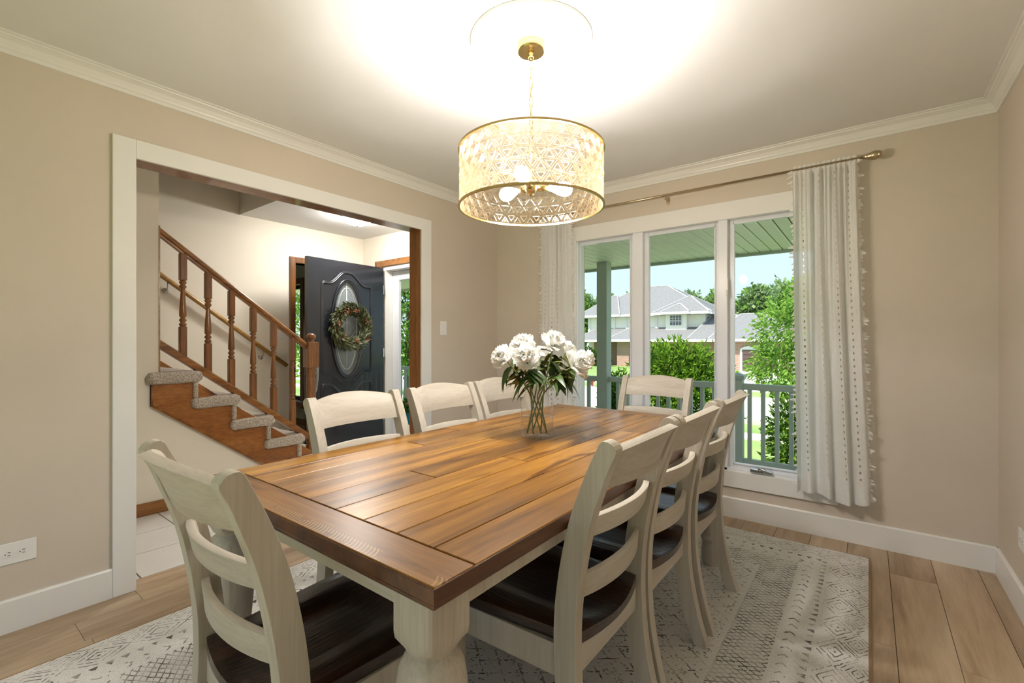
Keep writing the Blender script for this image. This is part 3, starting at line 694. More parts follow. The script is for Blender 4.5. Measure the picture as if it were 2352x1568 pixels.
plant('arborvitae_shrub','large rounded green shrub standing behind the porch railing','shrub',(-2.86,8.6,GZ),[((0,0,1.25),(.80,.70,1.15)),((-.38,.0,1.2),(.52,.55,1.0)),((.5,.1,1.15),(.55,.5,1.15)),((.02,-.1,1.75),(.55,.45,.66))],16000,.07,.15,M['lf_bush'],.3,[(((0,0,0),(0,0,.5),(.05,0,1.2)),.08)],mat2=M['lf_dark'],clump=6)
plant('arborvitae_shrub','slim dark shrub between the porch post and the large rounded shrub','shrub',(-3.44,7.3,GZ),[((0,0,.85),(.22,.24,.85)),((.08,0,1.45),(.15,.17,.45))],3600,.06,.13,M['lf_dark'],.3,[(((0,0,0),(0,0,.5),(0,0,1.0)),.05)],mat2=M['lf_bush'],clump=6)
plant('evergreen_shrub','dark green shrub seen low between the railing balusters under the light green tree','shrub',(-.92,8.9,GZ),[((0,0,.75),(.46,.5,.8)),((.35,0,.95),(.45,.45,.7))],6000,.07,.15,M['lf_dark'],.32,[(((0,0,0),(0,0,.4),(0,0,.8)),.06)],mat2=M['lf_bush'],clump=6)
plant('young_maple','light green leafy tree beyond the right half of the railing','tree',(-1.2,12.2,GZ),[((-.15,0,2.5),(.85,.8,.95)),((-.3,-.1,1.75),(.8,.7,.6)),((.5,.2,2.6),(.9,.8,1.0)),((.25,.1,3.3),(.65,.6,.6)),((1.0,0,2.0),(.9,.8,.9))],13000,.07,.15,M['lf_light'],.42,[(((0,0,0),(.02,0,.8),(.1,0,1.6),(.2,0,3.0)),.07),(((.03,0,1.2),(-.3,0,1.6),(-.7,-.1,2.2)),.035),(((.05,0,1.3),(.5,.1,1.7),(1.0,0,2.4)),.035)],droop=.25,mat2=M['lf_mid'],clump=5)
plant('street_tree','green tree seen past the storm door','tree',(-12.3,10.2,GZ),[((0,0,3.2),(1.2,1.2,1.6)),((.4,0,2.2),(.9,.9,.9)),((-.3,0,4.2),(1.0,1.0,1.1)),((.9,.2,4.6),(1.0,1.0,1.1))],6500,.10,.2,M['lf_mid'],.45,[(((0,0,0),(.1,0,1.5),(.1,0,3.5)),.16)],mat2=M['lf_dark'],clump=5)
plant('street_tree','green tree seen through the window of the room beyond the hall','tree',(-18.6,10.6,GZ),[((0,0,3.0),(1.6,1.4,1.7)),((.5,0,1.6),(1.3,1.0,.9)),((-.3,0,4.2),(1.2,1.0,1.1))],3000,.14,.28,M['lf_mid'],.45,[(((0,0,0),(.1,0,1.5),(.1,0,3.5)),.16)],mat2=M['lf_light'],clump=5)
# far trees
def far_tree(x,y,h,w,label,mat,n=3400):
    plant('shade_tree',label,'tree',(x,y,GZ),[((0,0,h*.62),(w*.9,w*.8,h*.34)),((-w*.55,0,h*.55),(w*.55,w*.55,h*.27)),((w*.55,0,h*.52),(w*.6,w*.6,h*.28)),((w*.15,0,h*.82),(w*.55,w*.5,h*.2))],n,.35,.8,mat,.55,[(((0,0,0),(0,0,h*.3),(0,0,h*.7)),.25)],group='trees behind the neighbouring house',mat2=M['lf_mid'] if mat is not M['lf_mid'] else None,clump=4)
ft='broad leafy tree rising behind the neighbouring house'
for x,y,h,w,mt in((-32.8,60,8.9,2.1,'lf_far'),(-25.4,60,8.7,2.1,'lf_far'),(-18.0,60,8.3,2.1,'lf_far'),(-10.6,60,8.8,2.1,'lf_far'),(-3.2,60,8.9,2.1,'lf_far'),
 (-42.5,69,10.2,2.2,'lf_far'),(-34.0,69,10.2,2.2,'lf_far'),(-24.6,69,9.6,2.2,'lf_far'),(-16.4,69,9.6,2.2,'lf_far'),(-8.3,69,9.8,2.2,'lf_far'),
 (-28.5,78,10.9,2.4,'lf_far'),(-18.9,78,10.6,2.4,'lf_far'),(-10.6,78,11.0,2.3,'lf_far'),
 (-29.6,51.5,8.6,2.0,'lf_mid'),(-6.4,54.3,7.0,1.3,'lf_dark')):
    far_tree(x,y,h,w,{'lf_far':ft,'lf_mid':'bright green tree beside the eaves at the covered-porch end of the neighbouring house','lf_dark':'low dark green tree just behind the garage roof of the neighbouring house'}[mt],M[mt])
plant('foundation_shrub','dark shrubs by the covered porch of the neighbouring house','shrub',(-21.3,40.3,GZ),[((0,0,.7),(1.0,.42,.7)),((1.35,0,.55),(.5,.4,.6)),((-.5,0,1.1),(.5,.4,.6))],1400,.2,.4,M['lf_dark'],.5,[(((0,0,0),(0,0,.3),(0,0,.8)),.05)],clump=4)
# ---- neighbouring house
M['shingle']=None
m,nt,b=newmat('grey_shingle'); n=noise_node(nt,(1,1,1),9,4,.7,rnd=False); nt.links.new(ramp(nt,n.outputs['Fac'],[(.3,lin((112,111,111))),(.7,lin((142,141,140)))]),b.inputs['Base Color']); b.inputs['Roughness'].default_value=.95; M['shingle']=m
m,nt,b=newmat('red_brick'); bt=nt.nodes.new('ShaderNodeTexBrick'); tc=nt.nodes.new('ShaderNodeTexCoord'); mp=nt.nodes.new('ShaderNodeMapping'); mp.inputs['Rotation'].default_value=(R(90),0,0); mp.inputs['Scale'].default_value=(1,1,1)
nt.links.new(tc.outputs['Object'],mp.inputs[0]); nt.links.new(mp.outputs[0],bt.inputs['Vector']); bt.inputs['Color1'].default_value=lin((172,116,98)); bt.inputs['Color2'].default_value=lin((150,98,84)); bt.inputs['Mortar'].default_value=lin((204,190,176)); bt.inputs['Scale'].default_value=1; bt.inputs['Mortar Size'].default_value=.012; bt.inputs['Brick Width'].default_value=.22; bt.inputs['Row Height'].default_value=.075
nt.links.new(bt.outputs['Color'],b.inputs['Base Color']); b.inputs['Roughness'].default_value=.9; M['brick']=m
M['ridge']=simple('pale_ridge_shingle',(172,170,168),.95); M['gdoor']=simple('brown_garage_door',(92,72,66),.6); M['hglass']=simple('dark_house_window',(90,98,106),.1,var=.1)
M['glow']=M['dark']
ho=thing('neighbour_house','two storey white and brick house with grey hip roofs across the street','house',(0,0,0))
# upper storey
mb=MB(); mb.box(-23.5,-11.7,44,54,GZ,3.7); mb.build('upper_wall',M['siding'],ho)
mb=MB(); mb.box(-15.1,-13.2,43.4,44.2,1.9,3.7); bay=mb.build('bay_wall',M['siding'],ho)
for x0,x1 in((-23.55,-23.3),(-22.5,-22.3),(-20.65,-20.45),(-19.3,-19.15),(-16.3,-16.1),(-12.0,-11.68)): MB().box(x0,x1,43.9,44.02,1.6,3.7).build('corner_board',M['trim'],ho)
wn_=MB(); wn_.box(-14.75,-13.57,43.32,43.42,2.60,3.62); wo_=wn_.build('window',M['trim'],bay); MB().box(-14.66,-13.66,43.28,43.33,2.68,3.55).build('pane',M['hglass'],wo_)
gr=MB()
for i in range(1,4): gr.box(-14.66+.25*i-.02,-14.66+.25*i+.02,43.26,43.29,2.68,3.55)
for z in(2.97,3.09,3.3): gr.box(-14.66,-13.66,43.26,43.29,z-.02,z+.02)
gr.build('muntins',M['trim'],wo_)
def hip(name,x0,x1,y0,y1,ze,rx0,rx1,ry,zr,th=.22):
    mb=MB(); b=[(x0,y0),(x1,y0),(x1,y1),(x0,y1)]
    mb.v+=[(x,y,ze-th) for x,y in b]+[(x,y,ze) for x,y in b]+[(rx0,ry,zr),(rx1,ry,zr)]
    mb.face((0,3,2,1)); 
    for i in range(4): mb.face((i,(i+1)%4,4+(i+1)%4,4+i),1)
    mb.face((4,5,9,8)); mb.face((5,6,9)); mb.face((6,7,8,9)); mb.face((7,4,8))
    o_=mb.build(name,[M['shingle'],M['trim']],ho); cp=MB()
    for a_,b_ in((4,8),(5,9),(6,9),(7,8),(8,9)): cp.tube([mb.v[a_],mb.v[b_]],.07,6)
    cp.build('ridge_cap',M['ridge'],o_); return o_
hip('main_roof',-24.3,-10.95,43.2,54.8,3.82,-19.9,-16.85,49,7.05)
hip('side_roof',-24.4,-19.6,43.1,49,3.84,-22.2,-21.6,47.0,6.1)
hip('gable_roof',-16.2,-11.1,42.8,50,3.85,-13.65,-13.35,45.4,5.45)
hip('bay_roof',-15.35,-12.7,42.5,46,3.86,-14.15,-13.85,43.9,4.65)
# lower storey
mb=MB(); mb.box(-19.2,-10.2,42.3,44,GZ,1.3); mb.build('front_wall',M['brick'],ho)
mb=MB(); mb.box(-19.2,-18.0,41.6,42.4,GZ,1.25); mb.build('brick_pier',M['brick'],ho)
mb=MB(); mb.box(-22.6,-19.2,43.4,44.01,GZ,1.3); mb.build('porch_recess',M['brick'],ho)
for x in(-23.0,-20.2): MB().box(x-.16,x+.16,41.9,42.2,GZ,1.25).build('porch_column',M['brick'],ho)
hip('lower_roof',-23.9,-9.6,41.2,46.5,1.32,-22.2,-12.5,44.6,2.75,.2)
hip('entry_roof',-19.9,-16.6,40.7,45,1.34,-18.4,-18.1,43.2,2.55,.2)
# garage wing
def wallh(name,x0,x1,y0,y1,z1,m): MB().box(x0,x1,y0,y1,GZ,z1).build(name,m,ho)
MB().box(-9.6,-4.2,40.4,50,GZ,1.3).build('garage_wall',M['brick'],ho)
hip('garage_roof',-10.4,-3.6,39.7,50.6,1.36,-8.9,-7.1,44.5,3.55,.2)
hip('link_roof',-12.5,-8.2,41.0,49,1.34,-11.4,-9.3,45,3.5,.2)
ga=[(-8.1,GZ),(-5.3,GZ),(-5.3,.52)]+[(-6.7+1.4*math.cos(a),.52+.35*math.sin(a)) for a in [PI*i/10 for i in range(1,10)]]+[(-8.1,.52)]
MB().prism(ga,1,40.28,40.42).build('garage_trim',M['trim'],ho)
gd=MB().box(-7.93,-5.47,40.24,40.32,GZ+.02,.5).build('garage_door',M['gdoor'],ho)
gp=MB().box(0,.52,-.03,0,0,.34).mesh('door_panel',M['gdoor'])
for i in range(4):
    for j in range(4): link('door_panel',gp,gd,(-7.85+.6*i,40.24,GZ+.1+.41*j))
# fire hydrant
M['hyd']=simple('red_hydrant_paint',(196,92,96),.5,var=.1); M['hydcap']=simple('white_hydrant_cap',(214,200,200),.5)
hy=thing('fire_hydrant','small red fire hydrant with a pale cap on the grass verge across the street','hydrant',(-11.55,21.9,GZ))
MB().lathe([(.14,0),(.14,.04),(.10,.05),(.10,.36),(.14,.37),(.14,.41),(.11,.42)],16).build('barrel',M['hyd'],hy,True)
MB().lathe([(.11,.42),(.10,.5),(.06,.55),(.03,.56),(.03,.6),(0,.6)],16).build('bonnet',M['hydcap'],hy,True)
for a in(0,PI/2,PI): 
    mb=MB(); d=(math.cos(a),-math.sin(a)); mb.tube([(d[0]*.08,d[1]*.08,.30),(d[0]*.19,d[1]*.19,.30)],.055,10); mb.build('nozzle',M['hyd'],hy)
# ================================================================== RUG
m,nt,b=newmat('patterned_rug')
tc=nt.nodes.new('ShaderNodeTexCoord'); sx=nt.nodes.new('ShaderNodeSeparateXYZ')
nz=nt.nodes.new('ShaderNodeTexNoise'); nz.inputs['Scale'].default_value=28; nz.inputs['Detail'].default_value=2; nt.links.new(tc.outputs['Object'],nz.inputs['Vector'])
va=nt.nodes.new('ShaderNodeVectorMath'); va.operation='MULTIPLY_ADD'; nt.links.new(nz.outputs['Color'],va.inputs[0]); va.inputs[1].default_value=(.010,.010,0); nt.links.new(tc.outputs['Object'],va.inputs[2])
nt.links.new(va.outputs[0],sx.inputs[0])
X_=S(nt,sx.outputs[0])-.005; Y_=S(nt,sx.outputs[1])-.005
HX,HY=1.21,1.525
DX=(X_.abs()*-1.0)+HX; DY=(Y_.abs()*-1.0)+HY
d=DX.min(DY); isx=DX.lt(DY); t=isx*Y_+(isx*-1.0+1.0)*X_
dr1=S(nt,nz.outputs['Fac'])
vn=nt.nodes.new('ShaderNodeTexNoise'); vn.inputs['Scale'].default_value=60; nt.links.new(tc.outputs['Object'],vn.inputs['Vector'])
def cen(v,p,off=0): return ((v+(off+p*50)).m('FLOORED_MODULO',p)-p/2).abs()
def band(a,b_): return d.gt(a)*d.lt(b_)
def dia(dc,hw,hh,off,lim=1.12):
    mm=(d-dc).abs()/hw+cen(t,.19,off)/hh
    return ((mm*2.9).fract()).lt(.24)*mm.lt(lim)
pat0=(dia(.112,.066,.092,0)*band(.0,.172)).max(dia(.04,.05,.075,.095)*band(.004,.09))
tri=cen(t,.046).lt((d*-1.0+.214)*.5)*band(.186,.212)
chev=((t+(d-.262).abs()*1.0+5.0).m('FLOORED_MODULO',.058)).lt(.009)*band(.242,.282)
pat=(pat0*S(nt,vn.outputs['Fac']).gt(.43)).max(tri*S(nt,vn.outputs['Fac']).gt(.4)).max(chev*S(nt,vn.outputs['Fac']).gt(.42))
A=X_*.62+Y_; Bq=X_*.62-Y_
def ln(v,p,w): return ((v+50*p).m('FLOORED_MODULO',p)/p).lt(w)
net=(ln(A,.026,.2).max(ln(Bq,.026,.2)))*band(.305,.465)
brk=S(nt,vn.outputs['Fac']).gt(.45)
vo=nt.nodes.new('ShaderNodeTexVoronoi'); vo.inputs['Scale'].default_value=58; nt.links.new(tc.outputs['Object'],vo.inputs['Vector'])
dots=S(nt,vo.outputs['Distance']).lt(.30)
a2=X_*.8+Y_; b2=X_*.8-Y_
grid=(ln(a2,.085,.09).max(ln(b2,.085,.09)))*S(nt,vn.outputs['Fac']).gt(.5)
inner=(ln(a2+.05,.10,.78)*ln(b2+.05,.10,.78)*dots)
fld=grid.max(dots*S(nt,nz.outputs['Fac']).gt(.47))*d.gt(.485)
pat=pat.max(net*S(nt,vn.outputs['Fac']).gt(.36)).max(fld)
fade=nt.nodes.new('ShaderNodeTexNoise'); fade.inputs['Scale'].default_value=14; fade.inputs['Detail'].default_value=3; nt.links.new(tc.outputs['Object'],fade.inputs['Vector'])
fz=nt.nodes.new('ShaderNodeTexNoise'); fz.inputs['Scale'].default_value=320; nt.links.new(tc.outputs['Object'],fz.inputs['Vector'])
lightc=ramp(nt,fz.outputs['Fac'],[(.3,lin((200,196,190))),(.7,lin((230,227,222)))])
darkc=ramp(nt,fade.outputs['Fac'],[(.38,lin((92,86,82))),(.62,lin((190,185,180)))])
nt.links.new(mixc(nt,pat.o,lightc,darkc),b.inputs['Base Color']); b.inputs['Roughness'].default_value=.95
bump(nt,b,(S(nt,fz.outputs['Fac'])*.4-pat).o,.5,.006); M['rug']=m
M['rugedge']=simple('rug_backing',(150,120,88),.9)
RZ=.011
rug=MB(); rug.box(-1.21,1.21,-1.525,1.525,.001,RZ-.002,1); rug.prism(rounded(2.40,3.03,.012,3),2,RZ-.004,RZ)
for i in range(8,len(rug.v)): v=rug.v[i]; rug.v[i]=(v[0]-1.2,v[1]-1.515,v[2])
ro=rug.build('area_rug',[M['rug'],M['rugedge']],None,loc=(-1.20,1.675,0)); tag(ro,'ivory rug with dark diamond and triangle borders under the dining table','rug')
# ================================================================== TABLE
TX0,TX1,TY0,TY1,TZ=-1.65,-.59,.549,2.668,.77
tb=thing('dining_table','large plank-top farmhouse dining table with whitewashed turned legs','table',((TX0+TX1)/2,(TY0+TY1)/2,RZ))
cx0,cy0=(TX0+TX1)/2,(TY0+TY1)/2
def TB(mb): mb.v=[(x-cx0,y-cy0,z-RZ) for x,y,z in mb.v]; return mb
seams=[-.59,-.707,-.825,-.948,-1.065,-1.192,-1.31,-1.429,-1.54,-1.65]
bl=.107
joints={0:[1.75],1:[2.1],2:[2.05],3:[1.33],4:[1.0,2.2],5:[1.55],6:[1.9],7:[1.28,2.3],8:[1.6]}
def tplank(x0,x1,y0,y1,nm,mat,gx=.0015,gy=.002,z1=TZ,zb=.738):
    w=x1-x0; l=y1-y0; mb=MB(); c=.0016
    mb.rings([[(gx+a*c,gy+a*c,z),(w-gx-a*c,gy+a*c,z),(w-gx-a*c,l-gy-a*c,z),(gx+a*c,l-gy-a*c,z)] for a,z in((0,0),(0,z1-zb-c),(1,z1-zb))])
    return mb.build(nm,mat,tb,loc=(x0-cx0,y0-cy0,zb-RZ))
for i in range(9):
    xb,xa=seams[i],seams[i+1]; ys=[TY0+bl]+joints[i]+[TY1-bl]
    for a,b_ in zip(ys,ys[1:]): tplank(xa,xb,a,b_,'table_plank',M['table'])
tplank(TX0,TX1,TY0,TY0+bl,'breadboard_end',M['table_end'],gx=0); tplank(TX0,TX1,TY1-bl,TY1,'breadboard_end',M['table_end'],gx=0)
ed=MB()
def frame_ring(o0,z0,z1,i0):
    mb=ed; A=[(TX0-o0,TY0-o0),(TX1+o0,TY0-o0),(TX1+o0,TY1+o0),(TX0-o0,TY1+o0)]; B=[(TX0+i0,TY0+i0),(TX1-i0,TY0+i0),(TX1-i0,TY1-i0),(TX0+i0,TY1-i0)]
    mb.rings([[(x,y,z0) for x,y in B],[(x,y,z0) for x,y in A],[(x,y,z1) for x,y in A],[(x,y,z1) for x,y in B]],close=True)
frame_ring(.0015,.738,.768,.003); frame_ring(-.002,.728,.738,.06)
TB(ed).build('table_edge',M['table_edge'],tb,bevel=.0025)
TB(MB().box(TX0+.01,TX1-.01,TY0+.01,TY1-.01,.732,.7375)).build('underside',M['table_edge'],tb)
for args in((TX0+.10,TX1-.10,TY0+.032,TY0+.054),(TX0+.10,TX1-.10,TY1-.054,TY1-.032),(TX0+.032,TX0+.054,TY0+.10,TY1-.10),(TX1-.054,TX1-.032,TY0+.10,TY1-.10)):
    TB(MB().box(*args,.68,.732)).build('apron',M['chh'] if args[1]-args[0]>.5 else M['chv'],tb,bevel=.002)
lm=MB(); a=.0535
def sq(r,z,n=32):
    return [(max(-r,min(r,1.42*r*math.cos(2*PI*(i+.5)/n))),max(-r,min(r,1.42*r*math.sin(2*PI*(i+.5)/n))),z) for i in range(n)]
def ci(r,z,n=32): return [(r*math.cos(2*PI*(i+.5)/n),r*math.sin(2*PI*(i+.5)/n),z) for i in range(n)]
z=lambda v:v-RZ
lm.rings([sq(a,z(.732)),sq(a,z(.645)),sq(a*.97,z(.63)),ci(.05,z(.614)),ci(.043,z(.608)),ci(.041,z(.602)),ci(.047,z(.596)),ci(.056,z(.588)),ci(.064,z(.57)),ci(.0685,z(.54)),ci(.068,z(.50)),ci(.064,z(.44)),ci(.057,z(.36)),ci(.049,z(.27)),ci(.042,z(.20)),ci(.039,z(.175)),ci(.046,z(.168)),ci(.05,z(.155)),ci(.046,z(.142)),ci(.038,z(.135)),ci(.042,z(.12)),ci(.046,z(.08)),ci(.044,z(.03)),ci(.036,0)])
lme=lm.mesh('leg',M['legw'],True)
md_o=None
for x,y in((TX0+.077,TY0+.067),(TX1-.077,TY0+.067),(TX0+.077,TY1-.067),(TX1-.077,TY1-.067)):
    o=link('leg',lme,tb,(x-cx0,y-cy0,0)); es=o.modifiers.new('split','EDGE_SPLIT'); es.split_angle=R(40)
# ================================================================== CHAIRS
ch=thing('dining_chair','x','chair',(0,0,0),0,'ladder-back dining chairs around the table')
def post(s):
    pr=catmull([(-.078,0),(-.040,.12),(-.010,.27),(0,.44),(-.010,.58),(-.042,.74),(-.088,.87),(-.118,.935)],5)
    L=len(pr); rings=[]
    for i,p in enumerate(pr):
        t=(pr[min(i+1,L-1)]-pr[max(i-1,0)]).normalized(); n=Vector((t.y,-t.x)); u=i/(L-1)
        dep=.023+.007*math.sin(PI*min(1,u*1.1)); hw=.0185; xc=s*(.205+.005*u)
        if i==0: t=Vector((0,1)); n=Vector((1,0))
        rings.append([(xc-hw,p.x-n.x*dep,p.y-n.y*dep),(xc+hw,p.x-n.x*dep,p.y-n.y*dep),(xc+hw,p.x+n.x*dep,p.y+n.y*dep),(xc-hw,p.x+n.x*dep,p.y+n.y*dep)])
    # rounded top
    p=pr[-1]; t=(pr[-1]-pr[-2]).normalized(); n=Vector((t.y,-t.x)); dep=.023
    for k in(35,65,85):
        c_,s_=math.cos(R(k)),math.sin(R(k)); q=p+t*.014*s_
        rings.append([(s*.21-.0185,q.x-n.x*dep*c_,q.y-n.y*dep*c_),(s*.21+.0185,q.x-n.x*dep*c_,q.y-n.y*dep*c_),(s*.21+.0185,q.x+n.x*dep*c_,q.y+n.y*dep*c_),(s*.21-.0185,q.x+n.x*dep*c_,q.y+n.y*dep*c_)])
    return MB().rings(rings).build('back_post',M['chv'],ch,bevel=.003)
for s in(-1,1): post(s)
def yback(z): # post centreline y at height z
    T=[(0,-.078),(.12,-.04),(.27,-.01),(.44,0),(.58,-.01),(.74,-.042),(.87,-.088),(.935,-.118),(1.0,-.152)]
    for (z0,y0),(z1,y1) in zip(T,T[1:]):
        if z<=z1: return y0+(y1-y0)*(z-z0)/(z1-z0)
    return T[-1][1]
def slat(name,zb,zt_end,zt_mid,th,bow,zb_mid=None,roll=False):
    rings=[]; N_=14; zb_mid=zb if zb_mid is None else zb_mid
    for i in range(N_+1):
        u=-1+2*i/N_; x=u*.193; k=1-u*u; yb_=-bow*k; z1=zt_end+(zt_mid-zt_end)*k; z0=zb+(zb_mid-zb)*k
        sec=[]
        zs=[z0,(z0+z1)/2,z1-.016,z1-.006,z1] if roll else [z0,(z0+z1)/2,z1]
        offs=[0,0,-.001,-.004,-.010] if roll else [0,0,0]
        for zz,of in zip(zs,offs): sec.append((x,yback(zz)+yb_+of+th/2,zz))
        bk=[0,0,-.002,-.006,-.008] if roll else [0,0,0]
        for zz,of in reversed(list(zip(zs,bk))): sec.append((x,yback(zz)+yb_+of-th/2-(.0 if not roll else 0),zz-(.006 if roll and zz==z1 else 0)))
        rings.append(sec)
    return MB().rings(rings).build(name,M['chh'],ch,True,bevel=.003)
slat('crest_rail',.826,.932,.957,.026,.034,roll=True)
slat('slat',.698,.751,.755,.02,.034); slat('slat',.538,.596,.600,.02,.034)
for o in list(ch.children):
    if o.name.startswith(('crest','slat')): e_=o.modifiers.new('split','EDGE_SPLIT'); e_.split_angle=R(35)
# seat: saddled plank seat
def seat_outline(u,v):
    hw=.190+.037*v; x=u*hw*(1 if v>.02 else 1); yb_=-.012-.030*(1-u*u); yf=.405+.018*(1-u*u); 
    return x,yb_+(yf-yb_)*v
NU,NV=28,26
seatz=.420
sm=MB()
def stop(u,v):
    U=2*u-1; x,y=seat_outline(U,v)
    r1=((U-.0)/.62); q=max(0,1-r1*r1)*max(0,1-((v-.45)/.50)**2); dish=.020*min(1,q*1.8)
    edge=.004 if (abs(U)>.97 or v<.02 or v>.98) else 0
    return (x,y,seatz+.033-dish-edge)
sm.grid(stop,NU,NV); sm.grid(lambda u,v:(seat_outline(2*u-1,v)[0],seat_outline(2*u-1,v)[1],seatz),NU,NV)
n1_=(NU+1)*(NV+1)
loop=[i for i in range(NU+1)]+[j*(NU+1)+NU for j in range(1,NV+1)]+[NV*(NU+1)+i for i in range(NU-1,-1,-1)]+[j*(NU+1) for j in range(NV-1,0,-1)]
for a_,b_ in zip(loop,loop[1:]+loop[:1]): sm.face((a_,b_,b_+n1_,a_+n1_))
so2=sm.build('seat',M['seat'],ch,True); e_=so2.modifiers.new('split','EDGE_SPLIT'); e_.split_angle=R(40)
for bxx,mt in(((-.19,.19,-.012,.010,.338,.419),'chh'),((-.20,.20,.37,.392,.338,.419),'chh')): MB().box(*bxx).build('apron',M[mt],ch,bevel=.002)
for s in(-1,1):
    mb=MB(); mb.prism([(s*.187,.0),(s*.209,.0),(s*.222,.37),(s*.20,.37)],2,.338,.419); mb.build('side_apron',M['chv'],ch,bevel=.002)
fl2=MB(); q=.022
def ci2(r,z_): return [(r*math.cos(2*PI*(i+.5)/20),r*math.sin(2*PI*(i+.5)/20),z_) for i in range(20)]
def sq2(r,z_): return [(max(-r,min(r,1.42*r*math.cos(2*PI*(i+.5)/20))),max(-r,min(r,1.42*r*math.sin(2*PI*(i+.5)/20))),z_) for i in range(20)]
fl2.rings([sq2(q,.419),sq2(q,.345),ci2(.02,.340),ci2(.016,.335),ci2(.021,.325),ci2(.025,.31),ci2(.025,.27),ci2(.021,.18),ci2(.017,.10),ci2(.015,.085),ci2(.021,.078),ci2(.023,.066),ci2(.021,.055),ci2(.015,.048),ci2(.019,.04),ci2(.02,.025),ci2(.014,0)])
fme=fl2.mesh('front_leg',M['chv'],True)
for s in(-1,1): o=link('front_leg',fme,ch,(s*.208,.378,0)); e_=o.modifiers.new('split','EDGE_SPLIT'); e_.split_angle=R(40)
index_kids(ch)
CH=[((-.592,1.205),90,'whitewashed ladder-back chair of the row facing the hall, the one farthest from the window'),
((-.592,1.676),90,'middle whitewashed chair of the row facing the hall opening'),
((-.592,2.185),90,'whitewashed chair of the row facing the hall, the one closest to the white curtain'),
((-1.688,1.21),-90,'whitewashed chair standing in front of the open charcoal door and staircase'),
((-1.688,1.735),-90,'middle whitewashed chair in the row with its back to the hall opening'),
((-1.688,2.212),-90,'whitewashed chair backed by the beige wall, half hidden behind the peonies'),
((-1.10,2.872),180,'whitewashed chair at the table end under the window'),
((-1.113,.465),0,'whitewashed ladder-back chair at the breadboard end opposite the window')]
for i,((x,y),a,lb) in enumerate(CH):
    o=ch if i==0 else copy_tree(ch)
    o.location=(x,y,RZ); o.rotation_euler=(0,0,R(a)); o['label']=lb
# ================================================================== CHANDELIER
CXc,CYc=-1.12,1.59
md=tag(None or MB().lathe([(.0,0),(.254,0),(.254,-.006),(.246,-.016),(.238,-.02),(.232,-.014),(.226,-.018),(.218,-.014),(.212,-.006),(.200,-.007),(.196,-.0045),(.10,-.008),(.082,-.009),(.078,-.014),(.068,-.014),(.060,-.009),(0,-.009)],72).build('ceiling_medallion',M['ceil'],None,True,loc=(CXc,CYc,ZC)),'round white plaster ceiling medallion above the pendant drum light','medallion')
fm=MB()
for i in range(48):
    a=2*PI*i/48; c_,s_=math.cos(a),math.sin(a)
    fm.tube([(c_*r,s_*r,zz) for r,zz in((.09,-.0085),(.14,-.0085),(.19,-.006))],[.0005,.0010,.0014],5)
fm.build('fluting',M['ceil'],md,True)
cd=thing('chandelier','gold drum pendant with embossed amber glass shade over the table','chandelier',(CXc,CYc,0))
MB().lathe([(.058,ZC-.009),(.058,ZC-.036),(.054,ZC-.042),(0,ZC-.042)],40).build('canopy',M['gold'],cd,True)
e_=cd.children[-1].modifiers.new('split','EDGE_SPLIT'); e_.split_angle=R(40)
MB().lathe([(.012,ZC-.042),(.014,ZC-.05),(.009,ZC-.056),(.013,ZC-.064),(.006,ZC-.074),(0,ZC-.074)],14).build('canopy_loop',M['gold'],cd,True)
def linkmesh():
    pts=[]
    for k in range(16):
        a=2*PI*k/16; pts.append((.0085*math.cos(a),0,.017*math.sin(a)+(.006 if math.sin(a)>0 else -.006)))
    return MB().tube(pts,.0017,6,closed=True).mesh('chain_link',M['gold'],True)
lk=linkmesh(); zz=ZC-.09; i=0
while zz>2.02: link('chain_link',lk,cd,(0,0,zz),(0,0,R(90*(i%2)+20))); zz-=.0395; i+=1
MB().tube(catmull([(.004,0,ZC-.05),(.012,.004,2.3),(-.008,.002,2.22),(.010,-.004,2.12),(.002,0,1.99)],6),.0016,6).build('power_cord',M['rod'],cd,True)
ZT,ZB,RS=1.985,1.747,.30
def ring(name,z0,z1): MB().lathe([(RS-.004,z0),(RS+.004,z0),(RS+.004,z1),(RS-.004,z1),(RS-.004,z0)],96,cap=False).build(name,M['gold'],cd,False)
ring('top_ring',ZT-.008,ZT); ring('bottom_ring',ZB,ZB+.008)
sp=MB()
for k in range(4): a=R(45+90*k-37.5+180); sp.tube([(.012*math.cos(a),.012*math.sin(a),ZT-.006),(RS*math.cos(a),RS*math.sin(a),ZT-.004)],.0025,6)
sp.build('spider_arms',M['gold'],cd,True)
MB().lathe([(0,ZT+.02),(.007,ZT+.02),(.009,ZT+.005),(.016,ZT),(.016,ZT-.012),(.006,ZT-.016),(.006,1.87),(.02,1.862),(.026,1.845),(.026,1.825),(.016,1.812),(.008,1.808),(.006,1.80),(0,1.80)],20).build('stem',M['gold'],cd,True)
m=bpy.data.materials.new('amber_embossed_glass'); m.use_nodes=True; nt=m.node_tree; nt.nodes.clear(); o_=nt.nodes.new('ShaderNodeOutputMaterial')
tr=nt.nodes.new('ShaderNodeBsdfTransparent'); tr.inputs[0].default_value=(.95,.87,.77,1); gl=nt.nodes.new('ShaderNodeBsdfGlossy'); gl.inputs[0].default_value=(1,.93,.8,1); gl.inputs['Roughness'].default_value=.07
tl=nt.nodes.new('ShaderNodeBsdfTranslucent'); tl.inputs[0].default_value=(.85,.74,.58,1)
nzz=noise_node(nt,(1,1,1),60,2,rnd=False); nzr=ramp(nt,nzz.outputs['Fac'],[(.35,(.20,)*3),(.65,(.42,)*3)])
mx=nt.nodes.new('ShaderNodeMixShader'); nt.links.new(nzr,mx.inputs[0]); nt.links.new(tr.outputs[0],mx.inputs[1]); nt.links.new(gl.outputs[0],mx.inputs[2])
